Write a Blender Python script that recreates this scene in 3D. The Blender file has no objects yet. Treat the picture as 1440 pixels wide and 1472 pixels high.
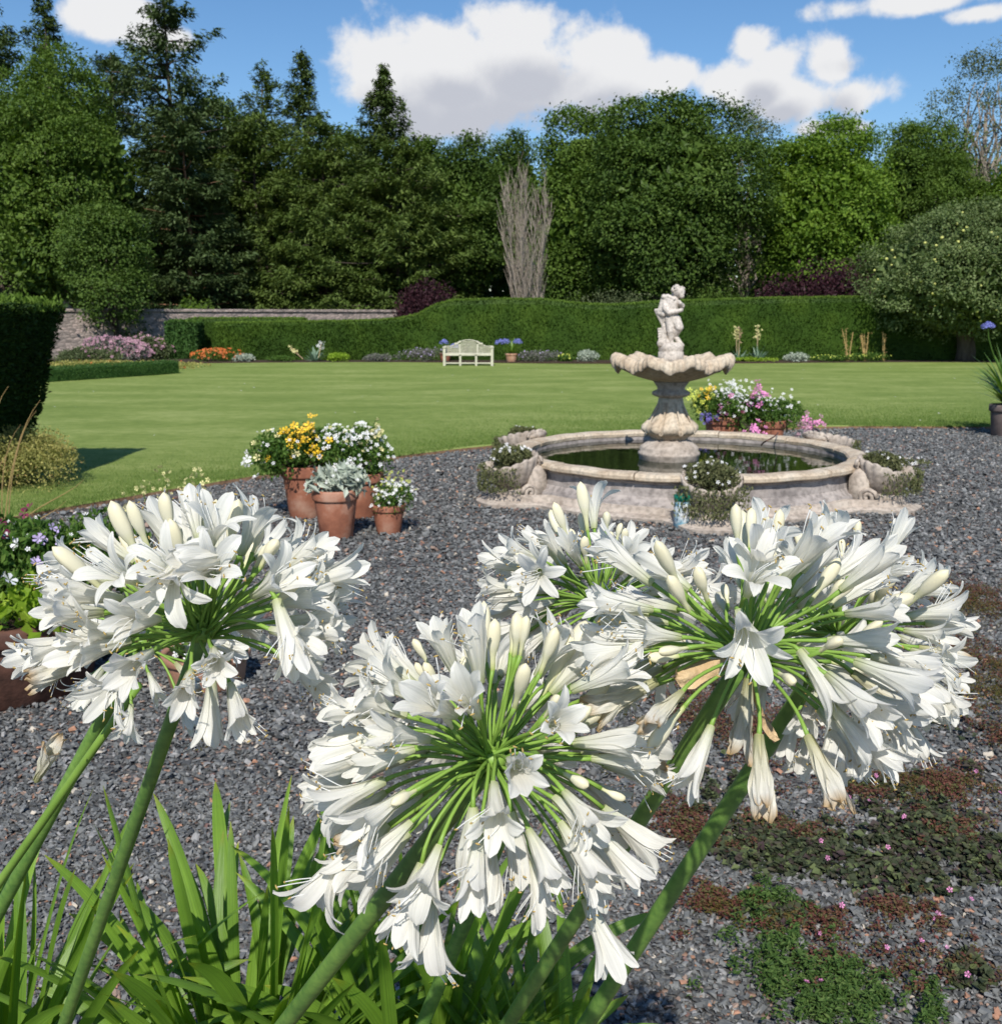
import bpy, math, random
import numpy as np
from mathutils import Vector, Matrix, Quaternion

# ------------------------------------------------------------------ camera
PI = math.pi
S = bpy.context.scene
COL = S.collection
CAMZ = 1.6
PITCH = math.radians(11.2)
cam_d = bpy.data.cameras.new('camera')
cam = bpy.data.objects.new('camera', cam_d)
COL.objects.link(cam)
cam.location = (0, 0, CAMZ)
cam.rotation_euler = (PI / 2 - PITCH, 0, 0)
cam_d.sensor_fit = 'HORIZONTAL'
cam_d.sensor_width = 36
cam_d.lens = 36
cam_d.clip_start = 0.05
cam_d.clip_end = 2000
cam_d.dof.use_dof = True
cam_d.dof.focus_distance = 0.72
cam_d.dof.aperture_fstop = 36 / 1.15
S.camera = cam


def ray(px, py):
    u = (px - 720) / 1440; v = (736 - py) / 1440
    return Vector((u, math.cos(PITCH) + v * math.sin(PITCH), -math.sin(PITCH) + v * math.cos(PITCH)))


def gnd(px, py, z=0.0):
    r = ray(px, py); k = (z - CAMZ) / r.z
    return Vector((r.x * k, r.y * k, z))


def aty(px, py, y):
    r = ray(px, py); k = y / r.y
    return Vector((r.x * k, y, CAMZ + r.z * k))


def atd(px, py, d):
    return Vector((0, 0, CAMZ)) + ray(px, py) * d


def cam_px(p):
    q = Vector(p) - Vector((0, 0, CAMZ)); f = Vector((0, math.cos(PITCH), -math.sin(PITCH))); u = Vector((0, math.sin(PITCH), math.cos(PITCH)))
    d = q.dot(f); return 720 + 1440 * q.x / d, 736 - 1440 * q.dot(u) / d


# ------------------------------------------------------------------ sun
SUN_EL = math.radians(45)
SUN_AZ = math.radians(3.5)                 # shadows run away from the camera, a touch to the right
sun_d = bpy.data.lights.new('sun', 'SUN')
sun_d.energy = 4.7
sun_d.angle = math.radians(0.53)
sun_d.color = (1.0, 0.955, 0.89)
sun = bpy.data.objects.new('sun', sun_d)
COL.objects.link(sun)
sun_to = Vector((-math.sin(SUN_AZ) * math.cos(SUN_EL), -math.cos(SUN_AZ) * math.cos(SUN_EL), math.sin(SUN_EL)))
sun.rotation_euler = sun_to.to_track_quat('Z', 'Y').to_euler()
sun.location = (-3, -20, 25)

# ------------------------------------------------------------------ world
W = bpy.data.worlds.new('World'); S.world = W; W.use_nodes = True
nt = W.node_tree; nt.nodes.clear()
N = nt.nodes; L = nt.links
out = N.new('ShaderNodeOutputWorld')
sky = N.new('ShaderNodeTexSky'); sky.sky_type = 'NISHITA'; sky.sun_disc = False
sky.sun_elevation = SUN_EL
sky.sun_rotation = math.radians(180) + SUN_AZ
sky.altitude = 50; sky.air_density = 1.0; sky.dust_density = 0.3; sky.ozone_density = 4.0
skyhs = N.new('ShaderNodeHueSaturation'); skyhs.inputs['Saturation'].default_value = 1.15
L.new(sky.outputs[0], skyhs.inputs['Color'])
bg1 = N.new('ShaderNodeBackground'); bg1.inputs['Strength'].default_value = 0.115
L.new(skyhs.outputs[0], bg1.inputs['Color'])

BLOBS = [(700, 110, 200, 90), (560, 105, 95, 62), (745, 45, 95, 48), (850, 85, 80, 42), (650, 170, 110, 42),
         (640, 60, 80, 38), (905, 115, 60, 34), (1060, 120, 90, 38), (1150, 140, 110, 34), (1080, 62, 36, 30),
         (1195, 95, 44, 46), (1225, 140, 62, 34), (1205, 182, 60, 18), (1110, 90, 50, 30), (960, 110, 60, 34), (800, 130, 90, 40), (1330, 0, 150, 22), (1410, 18, 60, 18),
         (150, 26, 80, 34), (240, 56, 46, 20)]
grp = bpy.data.node_groups.new('cloud_field', 'ShaderNodeTree')
grp.interface.new_socket('P', in_out='INPUT', socket_type='NodeSocketVector')
grp.interface.new_socket('F', in_out='OUTPUT', socket_type='NodeSocketFloat')
grp.interface.new_socket('S', in_out='OUTPUT', socket_type='NodeSocketFloat')
gN, gL = grp.nodes, grp.links
gi = gN.new('NodeGroupInput'); go = gN.new('NodeGroupOutput')
prev = None


def sc_dir(px, py):
    r = ray(px, py).normalized()
    return math.atan2(r.x, r.y), math.asin(r.z)


for (px, py, rx, ry) in BLOBS:
    a, e = sc_dir(px, py)
    a2, _ = sc_dir(px + rx, py); _, e2 = sc_dir(px, py - ry)
    ra, re = abs(a2 - a) * 1.35, abs(e2 - e) * 1.35
    sub = gN.new('ShaderNodeVectorMath'); sub.operation = 'SUBTRACT'; sub.inputs[1].default_value = (a, e, 0)
    gL.new(gi.outputs[0], sub.inputs[0])
    mul = gN.new('ShaderNodeVectorMath'); mul.operation = 'MULTIPLY'; mul.inputs[1].default_value = (1 / ra, 1 / re, 0)
    gL.new(sub.outputs[0], mul.inputs[0])
    ln = gN.new('ShaderNodeVectorMath'); ln.operation = 'LENGTH'
    gL.new(mul.outputs[0], ln.inputs[0])
    m = gN.new('ShaderNodeMath'); m.operation = 'SUBTRACT'; m.inputs[0].default_value = 1.0
    gL.new(ln.outputs['Value'], m.inputs[1])
    if prev is None:
        prev = m
    else:
        mx = gN.new('ShaderNodeMath'); mx.operation = 'SMOOTH_MAX'; mx.inputs[2].default_value = 0.22
        gL.new(prev.outputs[0], mx.inputs[0]); gL.new(m.outputs[0], mx.inputs[1]); prev = mx
nz = gN.new('ShaderNodeTexNoise'); nz.inputs['Scale'].default_value = 13; nz.inputs['Detail'].default_value = 12
nz.inputs['Roughness'].default_value = 0.60; nz.inputs['Distortion'].default_value = 0.1
gL.new(gi.outputs[0], nz.inputs['Vector'])
nm = gN.new('ShaderNodeMath'); nm.operation = 'MULTIPLY_ADD'; nm.inputs[1].default_value = 3.4; nm.inputs[2].default_value = -1.7
gL.new(nz.outputs[0], nm.inputs[0])
ad = gN.new('ShaderNodeMath'); ad.operation = 'ADD'
sc_ = gN.new('ShaderNodeMath'); sc_.operation = 'MULTIPLY'; sc_.inputs[1].default_value = 1.7; gL.new(prev.outputs[0], sc_.inputs[0])
gL.new(sc_.outputs[0], ad.inputs[0]); gL.new(nm.outputs[0], ad.inputs[1]); gL.new(ad.outputs[0], go.inputs[0])
s4 = gN.new('ShaderNodeMath'); s4.operation = 'MULTIPLY_ADD'; s4.inputs[1].default_value = 0.42; gL.new(nm.outputs[0], s4.inputs[0]); gL.new(sc_.outputs[0], s4.inputs[2]); gL.new(s4.outputs[0], go.inputs[1])

tc = N.new('ShaderNodeTexCoord'); sep = N.new('ShaderNodeSeparateXYZ'); L.new(tc.outputs['Generated'], sep.inputs[0])
at2 = N.new('ShaderNodeMath'); at2.operation = 'ARCTAN2'; L.new(sep.outputs[0], at2.inputs[0]); L.new(sep.outputs[1], at2.inputs[1])
asn = N.new('ShaderNodeMath'); asn.operation = 'ARCSINE'; L.new(sep.outputs[2], asn.inputs[0])
cmb = N.new('ShaderNodeCombineXYZ'); L.new(at2.outputs[0], cmb.inputs[0]); L.new(asn.outputs[0], cmb.inputs[1])
g1 = N.new('ShaderNodeGroup'); g1.node_tree = grp; L.new(cmb.outputs[0], g1.inputs[0])
off = N.new('ShaderNodeVectorMath'); off.operation = 'ADD'; off.inputs[1].default_value = (-0.01, 0.045, 0)
L.new(cmb.outputs[0], off.inputs[0])
g2 = N.new('ShaderNodeGroup'); g2.node_tree = grp; L.new(off.outputs[0], g2.inputs[0])
al = N.new('ShaderNodeMapRange'); al.interpolation_type = 'SMOOTHSTEP'
al.inputs['From Min'].default_value = 0.24; al.inputs['From Max'].default_value = 0.92
L.new(g1.outputs[0], al.inputs['Value'])
sh = N.new('ShaderNodeMapRange'); sh.interpolation_type = 'SMOOTHSTEP'
sh.inputs['From Min'].default_value = 0.25; sh.inputs['From Max'].default_value = 1.25
L.new(g2.outputs[1], sh.inputs['Value'])
cm = N.new('ShaderNodeMix'); cm.data_type = 'RGBA'
cm.inputs['A'].default_value = (0.93, 0.935, 0.95, 1); cm.inputs['B'].default_value = (0.60, 0.625, 0.70, 1)
L.new(sh.outputs[0], cm.inputs['Factor'])
bg2 = N.new('ShaderNodeBackground'); bg2.inputs['Strength'].default_value = 0.84
L.new(cm.outputs['Result'], bg2.inputs['Color'])
mxs = N.new('ShaderNodeMixShader')
L.new(al.outputs[0], mxs.inputs[0]); L.new(bg1.outputs[0], mxs.inputs[1]); L.new(bg2.outputs[0], mxs.inputs[2])
L.new(mxs.outputs[0], out.inputs[0])

vs = S.view_settings
S.display_settings.display_device = 'sRGB'
vs.view_transform = 'Standard'; vs.look = 'None'; vs.gamma = 1.0; vs.exposure = 0.12
vs.use_curve_mapping = False
S.cycles.max_bounces = 8
S.cycles.transparent_max_bounces = 8
S.cycles.use_denoising = True
S.cycles.caustics_reflective = False
S.cycles.caustics_refractive = False
S.cycles.sample_clamp_indirect = 8

# ------------------------------------------------------------------ mesh helpers
def tag(o, label=None, cat=None, group=None, kind=None):
    if label: o['label'] = label
    if cat: o['category'] = cat
    if group: o['group'] = group
    if kind: o['kind'] = kind
    return o


def empty(name, loc, label=None, cat=None, group=None):
    o = bpy.data.objects.new(name, None); COL.objects.link(o); o.location = loc
    o.empty_display_size = 0.1
    return tag(o, label, cat, group)


class MB:
    """collects numpy vertices and faces"""
    def __init__(s):
        s.V = []; s.F = []; s.M = []; s.n = 0; s.A = []

    def add(s, V, F, mi=0, a=None):
        V = np.asarray(V, dtype=np.float64).reshape(-1, 3)
        s.V.append(V)
        if isinstance(F, np.ndarray):
            s.F.append(F + s.n); s.M.append(np.full(len(F), mi))
        else:
            by = {}
            for f in F: by.setdefault(len(f), []).append(f)
            for k in by:
                s.F.append(np.array(by[k]) + s.n); s.M.append(np.full(len(by[k]), mi))
        s.A.append(np.zeros(len(V)) if a is None else np.asarray(a))
        s.n += len(V)
        return s

    def mesh(s, name, smooth=False, attr=False):
        V = np.concatenate(s.V); me = bpy.data.meshes.new(name)
        me.vertices.add(len(V)); me.vertices.foreach_set('co', V.astype(np.float32).ravel())
        tot = np.concatenate([np.full(len(f), f.shape[1]) for f in s.F])
        idx = np.concatenate([f.ravel() for f in s.F])
        me.loops.add(len(idx)); me.loops.foreach_set('vertex_index', idx.astype(np.int32))
        st = np.concatenate([[0], np.cumsum(tot)[:-1]])
        me.polygons.add(len(tot))
        me.polygons.foreach_set('loop_start', st.astype(np.int32))
        me.polygons.foreach_set('loop_total', tot.astype(np.int32))
        me.polygons.foreach_set('material_index', np.concatenate(s.M).astype(np.int32))
        me.polygons.foreach_set('use_smooth', np.full(len(tot), smooth))
        me.update(calc_edges=True); me.validate()
        if attr:
            at = me.attributes.new('along', 'FLOAT', 'POINT')
            al = np.concatenate(s.A); at.data.foreach_set('value', np.real(al).astype(np.float32))
            if np.iscomplexobj(al):
                a2 = me.attributes.new('across', 'FLOAT', 'POINT'); a2.data.foreach_set('value', np.imag(al).astype(np.float32))
        return me

    def build(s, name, mats, parent=None, smooth=False, attr=False, world=True, loc=None):
        me = s.mesh(name, smooth, attr)
        return link(name, me, mats, parent, world, loc)


def link(name, me, mats=None, parent=None, world=True, loc=None):
    """world=True: mesh coordinates are world ones, parent (a translated Empty) is subtracted"""
    if mats is not None and len(me.materials) == 0:
        for m in (mats if isinstance(mats, (list, tuple)) else [mats]): me.materials.append(m)
    o = bpy.data.objects.new(name, me); COL.objects.link(o)
    if parent is not None:
        o.parent = parent
        if world:
            p = parent
            t = Vector((0, 0, 0))
            while p is not None:
                t += Vector(p.location); p = p.parent
            o.location = -t
    if loc is not None: o.location = loc
    return o


def rng(seed): return np.random.default_rng(seed)


def box(cx, cy, cz, sx, sy, sz, rz=0.0, bev=0.0):
    """axis box centred, with optional chamfer"""
    hx, hy, hz = sx / 2, sy / 2, sz / 2
    if bev <= 0:
        V = np.array([[x, y, z] for z in (-hz, hz) for y in (-hy, hy) for x in (-hx, hx)])
        F = np.array([[0, 2, 3, 1], [4, 5, 7, 6], [0, 1, 5, 4], [2, 6, 7, 3], [0, 4, 6, 2], [1, 3, 7, 5]])
    else:
        b = min(bev, hx * .9, hy * .9, hz * .9)
        V = []
        for z, k in ((-hz, b), (-hz + b, 0), (hz - b, 0), (hz, b)):
            for x, y in ((-hx, -hy), (hx, -hy), (hx, hy), (-hx, hy)):
                sx_, sy_ = np.sign(x), np.sign(y)
                V.append([x - sx_ * k, y - sy_ * k, z])
        V = np.array(V); F = [[3, 2, 1, 0], [12, 13, 14, 15]]
        for r in range(3):
            for i in range(4):
                j = (i + 1) % 4
                F.append([r * 4 + i, r * 4 + j, r * 4 + 4 + j, r * 4 + 4 + i])
        F = np.array(F)
    c, s = math.cos(rz), math.sin(rz)
    R = np.array([[c, -s, 0], [s, c, 0], [0, 0, 1]])
    return V @ R.T + np.array([cx, cy, cz]), F


def lathe(prof, n=48, cx=0, cy=0, cz=0, fr=None, closed=False, cap=True):
    """prof: (r,z) list. fr(theta array, k, r, z)->(r,z) displacement"""
    th = np.linspace(0, 2 * PI, n, endpoint=False)
    V = []
    for k, (r, z) in enumerate(prof):
        rr = np.full(n, float(r)); zz = np.full(n, float(z))
        if fr: rr, zz = fr(th, k / (len(prof) - 1), rr, zz)
        V.append(np.stack([cx + rr * np.cos(th), cy + rr * np.sin(th), cz + zz], 1))
    V = np.concatenate(V); F = []
    m = len(prof)
    i = np.arange(n); j = (i + 1) % n
    Fq = []
    rng_ = range(m if closed else m - 1)
    for k in rng_:
        a = k * n; b = ((k + 1) % m) * n
        Fq.append(np.stack([a + i, a + j, b + j, b + i], 1))
    Fs = [list(map(int, f)) for f in np.concatenate(Fq)]
    if cap and not closed:
        Fs.append(list(range(n - 1, -1, -1))); Fs.append([(m - 1) * n + q for q in range(n)])
    return V, Fs


def tube(pts, rad, n=6, cap=True, flat=1.0):
    pts = [Vector(p) for p in pts]
    m = len(pts)
    if not hasattr(rad, '__len__'): rad = [rad] * m
    V = []; up = None
    for k in range(m):
        t = (pts[min(k + 1, m - 1)] - pts[max(k - 1, 0)])
        if t.length < 1e-9: t = Vector((0, 0, 1))
        t.normalize()
        if up is None:
            up = Vector((1, 0, 0)) if abs(t.x) < 0.9 else Vector((0, 1, 0))
        up = (up - t * up.dot(t)).normalized()
        sd = t.cross(up)
        for q in range(n):
            a = 2 * PI * q / n
            V.append(pts[k] + up * (math.cos(a) * rad[k]) + sd * (math.sin(a) * rad[k] * flat))
    F = []
    for k in range(m - 1):
        for q in range(n):
            w = (q + 1) % n
            F.append([k * n + q, k * n + w, k * n + n + w, k * n + n + q])
    if cap:
        F.append(list(range(n - 1, -1, -1))); F.append([(m - 1) * n + q for q in range(n)])
    return np.array([list(v) for v in V]), F


def bez(p0, p1, p2, p3, n=8):
    o = []
    for i in range(n + 1):
        t = i / n; u = 1 - t
        o.append(Vector(p0) * u ** 3 + Vector(p1) * 3 * u * u * t + Vector(p2) * 3 * u * t * t + Vector(p3) * t ** 3)
    return o


def unit(v): return v / np.maximum(np.linalg.norm(v, axis=-1, keepdims=True), 1e-9)


def leafcloud(P, D, ln, wd, R, curl=0.15, updown=None):
    """rhombic leaf quads: P centres, D long-axis directions, ln lengths, wd widths"""
    n = len(P); D = unit(D)
    rnd = R.normal(size=(n, 3)); sd = unit(np.cross(D, rnd))
    if updown is not None:       # prefer normals along given vector
        sd = unit(np.cross(D, updown + 0.36 * R.normal(size=(n, 3))))
    nr = np.cross(sd, D)
    ln = np.broadcast_to(ln, (n,))[:, None]; wd = np.broadcast_to(wd, (n,))[:, None]
    a = P - D * ln * .5; b = P + sd * wd * .5 + nr * wd * curl; c = P + D * ln * .5 - nr * ln * curl * .6; d = P - sd * wd * .5 + nr * wd * curl
    V = np.stack([a, b, c, d], 1).reshape(-1, 3)
    F = np.arange(4 * n).reshape(-1, 4)
    return V, F


def blossoms(P, Nn, size, R, petals=5, cup=0.25):
    """small five-petalled flowers: P centres, Nn facing"""
    n = len(P); Nn = unit(Nn)
    u = unit(np.cross(Nn, R.normal(size=(n, 3)))); v = np.cross(Nn, u)
    size = np.broadcast_to(size, (n,))
    Vs = []; k = petals
    for q in range(k):
        a = 2 * PI * q / k; da = PI / k
        for (rr, an, h) in ((0.08, a, 0), (0.85, a - da * .62, cup * .8), (1.0, a, cup), (0.85, a + da * .62, cup * .8)):
            Vs.append(P + (u * math.cos(an) + v * math.sin(an)) * (rr * size)[:, None] + Nn * (h * size)[:, None])
    V = np.stack(Vs, 1).reshape(-1, 3)
    F = np.arange(4 * k * n).reshape(-1, 4)
    return V, F


# ------------------------------------------------------------------ materials
def mat(name):
    m = bpy.data.materials.new(name); m.use_nodes = True
    return m, m.node_tree.nodes, m.node_tree.links, m.node_tree.nodes['Principled BSDF']


def ramp(N, stops, interp='LINEAR'):
    r = N.new('ShaderNodeValToRGB'); r.color_ramp.interpolation = interp
    e = r.color_ramp.elements
    e[0].position = stops[0][0]; e[0].color = (*stops[0][1], 1)
    e[1].position = stops[1][0]; e[1].color = (*stops[1][1], 1)
    for p, c in stops[2:]:
        x = e.new(p); x.color = (*c, 1)
    return r


def leafmat(name, stops, rough=0.5, trans=0.25, tcol=None, noise=0.0, spec=0.14, nscale=1.0):
    m, N, L, b = mat(name)
    g = N.new('ShaderNodeNewGeometry')
    r = ramp(N, stops)
    if noise > 0:
        tcd = N.new('ShaderNodeTexCoord')
        nz = N.new('ShaderNodeTexNoise'); nz.inputs['Scale'].default_value = nscale; nz.inputs['Detail'].default_value = 3
        L.new(tcd.outputs['Object'], nz.inputs['Vector'])
        mx = N.new('ShaderNodeMix'); mx.data_type = 'FLOAT'; mx.inputs['Factor'].default_value = noise
        ct = N.new('ShaderNodeMapRange'); ct.inputs['From Min'].default_value = .3; ct.inputs['From Max'].default_value = .7
        L.new(nz.outputs[0], ct.inputs['Value'])
        L.new(g.outputs['Random Per Island'], mx.inputs['A']); L.new(ct.outputs[0], mx.inputs['B'])
        L.new(mx.outputs['Result'], r.inputs[0])
    else:
        L.new(g.outputs['Random Per Island'], r.inputs[0])
    L.new(r.outputs[0], b.inputs['Base Color'])
    b.inputs['Roughness'].default_value = rough
    b.inputs['Specular IOR Level'].default_value = spec
    if trans > 0:
        tr = N.new('ShaderNodeBsdfTranslucent')
        tint = N.new('ShaderNodeMix'); tint.data_type = 'RGBA'; tint.blend_type = 'MULTIPLY'; tint.inputs['Factor'].default_value = 1
        L.new(r.outputs[0], tint.inputs['A']); tint.inputs['B'].default_value = (*(tcol or (1.5, 1.6, .6)), 1)
        L.new(tint.outputs['Result'], tr.inputs['Color'])
        ms = N.new('ShaderNodeMixShader'); ms.inputs[0].default_value = trans
        L.new(b.outputs[0], ms.inputs[1]); L.new(tr.outputs[0], ms.inputs[2])
        L.new(ms.outputs[0], N['Material Output'].inputs[0])
    return m


def noisemat(name, stops, scale=5.0, rough=0.85, bump=0.3, bscale=None, detail=8, vec=None, bdist=0.01, coord='Object', spec=0.3):
    m, N, L, b = mat(name)
    t = N.new('ShaderNodeTexCoord'); mp = N.new('ShaderNodeMapping')
    if vec: mp.inputs['Scale'].default_value = vec
    L.new(t.outputs[coord], mp.inputs[0])
    nz = N.new('ShaderNodeTexNoise'); nz.inputs['Scale'].default_value = scale; nz.inputs['Detail'].default_value = detail
    nz.inputs['Roughness'].default_value = .62
    L.new(mp.outputs[0], nz.inputs['Vector'])
    r = ramp(N, stops); L.new(nz.outputs[0], r.inputs[0]); L.new(r.outputs[0], b.inputs['Base Color'])
    b.inputs['Roughness'].default_value = rough
    b.inputs['Specular IOR Level'].default_value = spec
    if bump > 0:
        n2 = N.new('ShaderNodeTexNoise'); n2.inputs['Scale'].default_value = bscale or scale * 6; n2.inputs['Detail'].default_value = 6
        L.new(mp.outputs[0], n2.inputs['Vector'])
        bp = N.new('ShaderNodeBump'); bp.inputs['Strength'].default_value = bump; bp.inputs['Distance'].default_value = bdist
        L.new(n2.outputs[0], bp.inputs['Height']); L.new(bp.outputs[0], b.inputs['Normal'])
    return m


def plain(name, c, rough=.6, trans=0.0):
    m, N, L, b = mat(name)
    b.inputs['Base Color'].default_value = (*c, 1); b.inputs['Roughness'].default_value = rough
    b.inputs['Specular IOR Level'].default_value = .3
    if trans > 0:
        tr = N.new('ShaderNodeBsdfTranslucent'); tr.inputs['Color'].default_value = (*c, 1)
        ms = N.new('ShaderNodeMixShader'); ms.inputs[0].default_value = trans
        L.new(b.outputs[0], ms.inputs[1]); L.new(tr.outputs[0], ms.inputs[2])
        L.new(ms.outputs[0], N['Material Output'].inputs[0])
    return m


def islandmat(name, stops, rough=.7, interp='CONSTANT', tint=None, bump=0):
    m, N, L, b = mat(name)
    g = N.new('ShaderNodeNewGeometry'); r = ramp(N, stops, interp)
    L.new(g.outputs['Random Per Island'], r.inputs[0])
    t = N.new('ShaderNodeTexCoord')
    nz = N.new('ShaderNodeTexNoise'); nz.inputs['Scale'].default_value = 90; nz.inputs['Detail'].default_value = 4
    L.new(t.outputs['Object'], nz.inputs['Vector'])
    mr = N.new('ShaderNodeMapRange'); mr.inputs['To Min'].default_value = .6; mr.inputs['To Max'].default_value = 1.35
    L.new(nz.outputs[0], mr.inputs['Value'])
    mm = N.new('ShaderNodeVectorMath'); mm.operation = 'SCALE'
    L.new(r.outputs[0], mm.inputs[0]); L.new(mr.outputs[0], mm.inputs['Scale'])
    L.new(mm.outputs[0], b.inputs['Base Color']); b.inputs['Roughness'].default_value = rough
    return m


# petals and buds: the 'along' attribute runs 0 at the flower's base to 1 at its tip
def petalmat(name, stops, trans=.3, rough=.45, bump=.25):
    m, N, L, b = mat(name)
    a = N.new('ShaderNodeAttribute'); a.attribute_name = 'along'
    r0 = ramp(N, stops); L.new(a.outputs['Fac'], r0.inputs[0])
    ac = N.new('ShaderNodeAttribute'); ac.attribute_name = 'across'
    cx_ = N.new('ShaderNodeCombineXYZ'); L.new(ac.outputs['Fac'], cx_.inputs[0]); L.new(a.outputs['Fac'], cx_.inputs[1])
    mv = N.new('ShaderNodeMapping'); mv.inputs['Scale'].default_value = (7, .9, 1); L.new(cx_.outputs[0], mv.inputs[0])
    nv = N.new('ShaderNodeTexNoise'); nv.inputs['Scale'].default_value = 1.0; nv.inputs['Detail'].default_value = 2; L.new(mv.outputs[0], nv.inputs['Vector'])
    vr = ramp(N, [(.36, (.90, .905, .89)), (.6, (1, 1, 1))]); L.new(nv.outputs[0], vr.inputs[0])
    r = N.new('ShaderNodeMix'); r.data_type = 'RGBA'; r.blend_type = 'MULTIPLY'; r.inputs['Factor'].default_value = 1
    L.new(r0.outputs[0], r.inputs['A']); L.new(vr.outputs[0], r.inputs['B'])
    class _R: outputs = [r.outputs['Result']]
    r = _R
    L.new(r.outputs[0], b.inputs['Base Color'])
    b.inputs['Roughness'].default_value = rough; b.inputs['Specular IOR Level'].default_value = .25
    t = N.new('ShaderNodeTexCoord'); mp = N.new('ShaderNodeMapping'); mp.inputs['Scale'].default_value = (1, 1, .12)
    L.new(t.outputs['Object'], mp.inputs[0])
    nz = N.new('ShaderNodeTexNoise'); nz.inputs['Scale'].default_value = 700; nz.inputs['Detail'].default_value = 3
    L.new(mp.outputs[0], nz.inputs['Vector'])
    bp = N.new('ShaderNodeBump'); bp.inputs['Strength'].default_value = bump; bp.inputs['Distance'].default_value = .0012
    L.new(nv.outputs[0], bp.inputs['Height']); L.new(bp.outputs[0], b.inputs['Normal'])
    tr = N.new('ShaderNodeBsdfTranslucent'); L.new(r.outputs[0], tr.inputs['Color'])
    ms = N.new('ShaderNodeMixShader'); ms.inputs[0].default_value = trans
    L.new(b.outputs[0], ms.inputs[1]); L.new(tr.outputs[0], ms.inputs[2])
    L.new(ms.outputs[0], N['Material Output'].inputs[0])
    return m


M = {}
M['petal'] = petalmat('white_petal', [(0, (.60, .64, .34)), (.18, (.82, .82, .68)), (.45, (.90, .88, .80)), (1, (.91, .89, .825))], trans=.42, bump=.35)
M['bud'] = petalmat('cream_bud', [(0, (.42, .50, .14)), (.16, (.70, .70, .40)), (.5, (.84, .80, .62)), (1, (.84, .77, .52))], trans=.15, bump=.15)
M['wilt'] = petalmat('wilted_petal', [(0, (.45, .45, .2)), (.3, (.72, .68, .50)), (.8, (.78, .75, .66)), (1, (.50, .34, .16))], trans=.35, bump=.5)
M['filament'] = plain('filament', (.82, .82, .78), .5, .2)
M['anther'] = plain('anther', (.42, .30, .10), .7)
M['pedicel'] = noisemat('pedicel_green', [(.3, (.13, .25, .035)), (.7, (.24, .38, .07))], 12, .45, 0, coord='Object')
M['papery'] = noisemat('papery_bract', [(.3, (.42, .27, .13)), (.7, (.66, .50, .30))], 60, .8, .3)


def stemmat():
    m, N, L, b = mat('flower_stem')
    t = N.new('ShaderNodeTexCoord'); mp = N.new('ShaderNodeMapping'); mp.inputs['Scale'].default_value = (1, 1, 1)
    L.new(t.outputs['Object'], mp.inputs[0])
    nz = N.new('ShaderNodeTexNoise'); nz.inputs['Scale'].default_value = 130; nz.inputs['Detail'].default_value = 4
    L.new(mp.outputs[0], nz.inputs['Vector'])
    n2 = N.new('ShaderNodeTexNoise'); n2.inputs['Scale'].default_value = 9
    L.new(t.outputs['Object'], n2.inputs['Vector'])
    mx = N.new('ShaderNodeMath'); mx.operation = 'ADD'; L.new(nz.outputs[0], mx.inputs[0]); L.new(n2.outputs[0], mx.inputs[1])
    ml = N.new('ShaderNodeMath'); ml.operation = 'MULTIPLY'; ml.inputs[1].default_value = .5; L.new(mx.outputs[0], ml.inputs[0])
    r = ramp(N, [(.35, (.075, .17, .035)), (.65, (.19, .33, .065))]); L.new(ml.outputs[0], r.inputs[0])
    L.new(r.outputs[0], b.inputs['Base Color']); b.inputs['Roughness'].default_value = .42
    bp = N.new('ShaderNodeBump'); bp.inputs['Strength'].default_value = .35; bp.inputs['Distance'].default_value = .0008
    L.new(nz.outputs[0], bp.inputs['Height']); L.new(bp.outputs[0], b.inputs['Normal'])
    return m


M['stem'] = stemmat()


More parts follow.
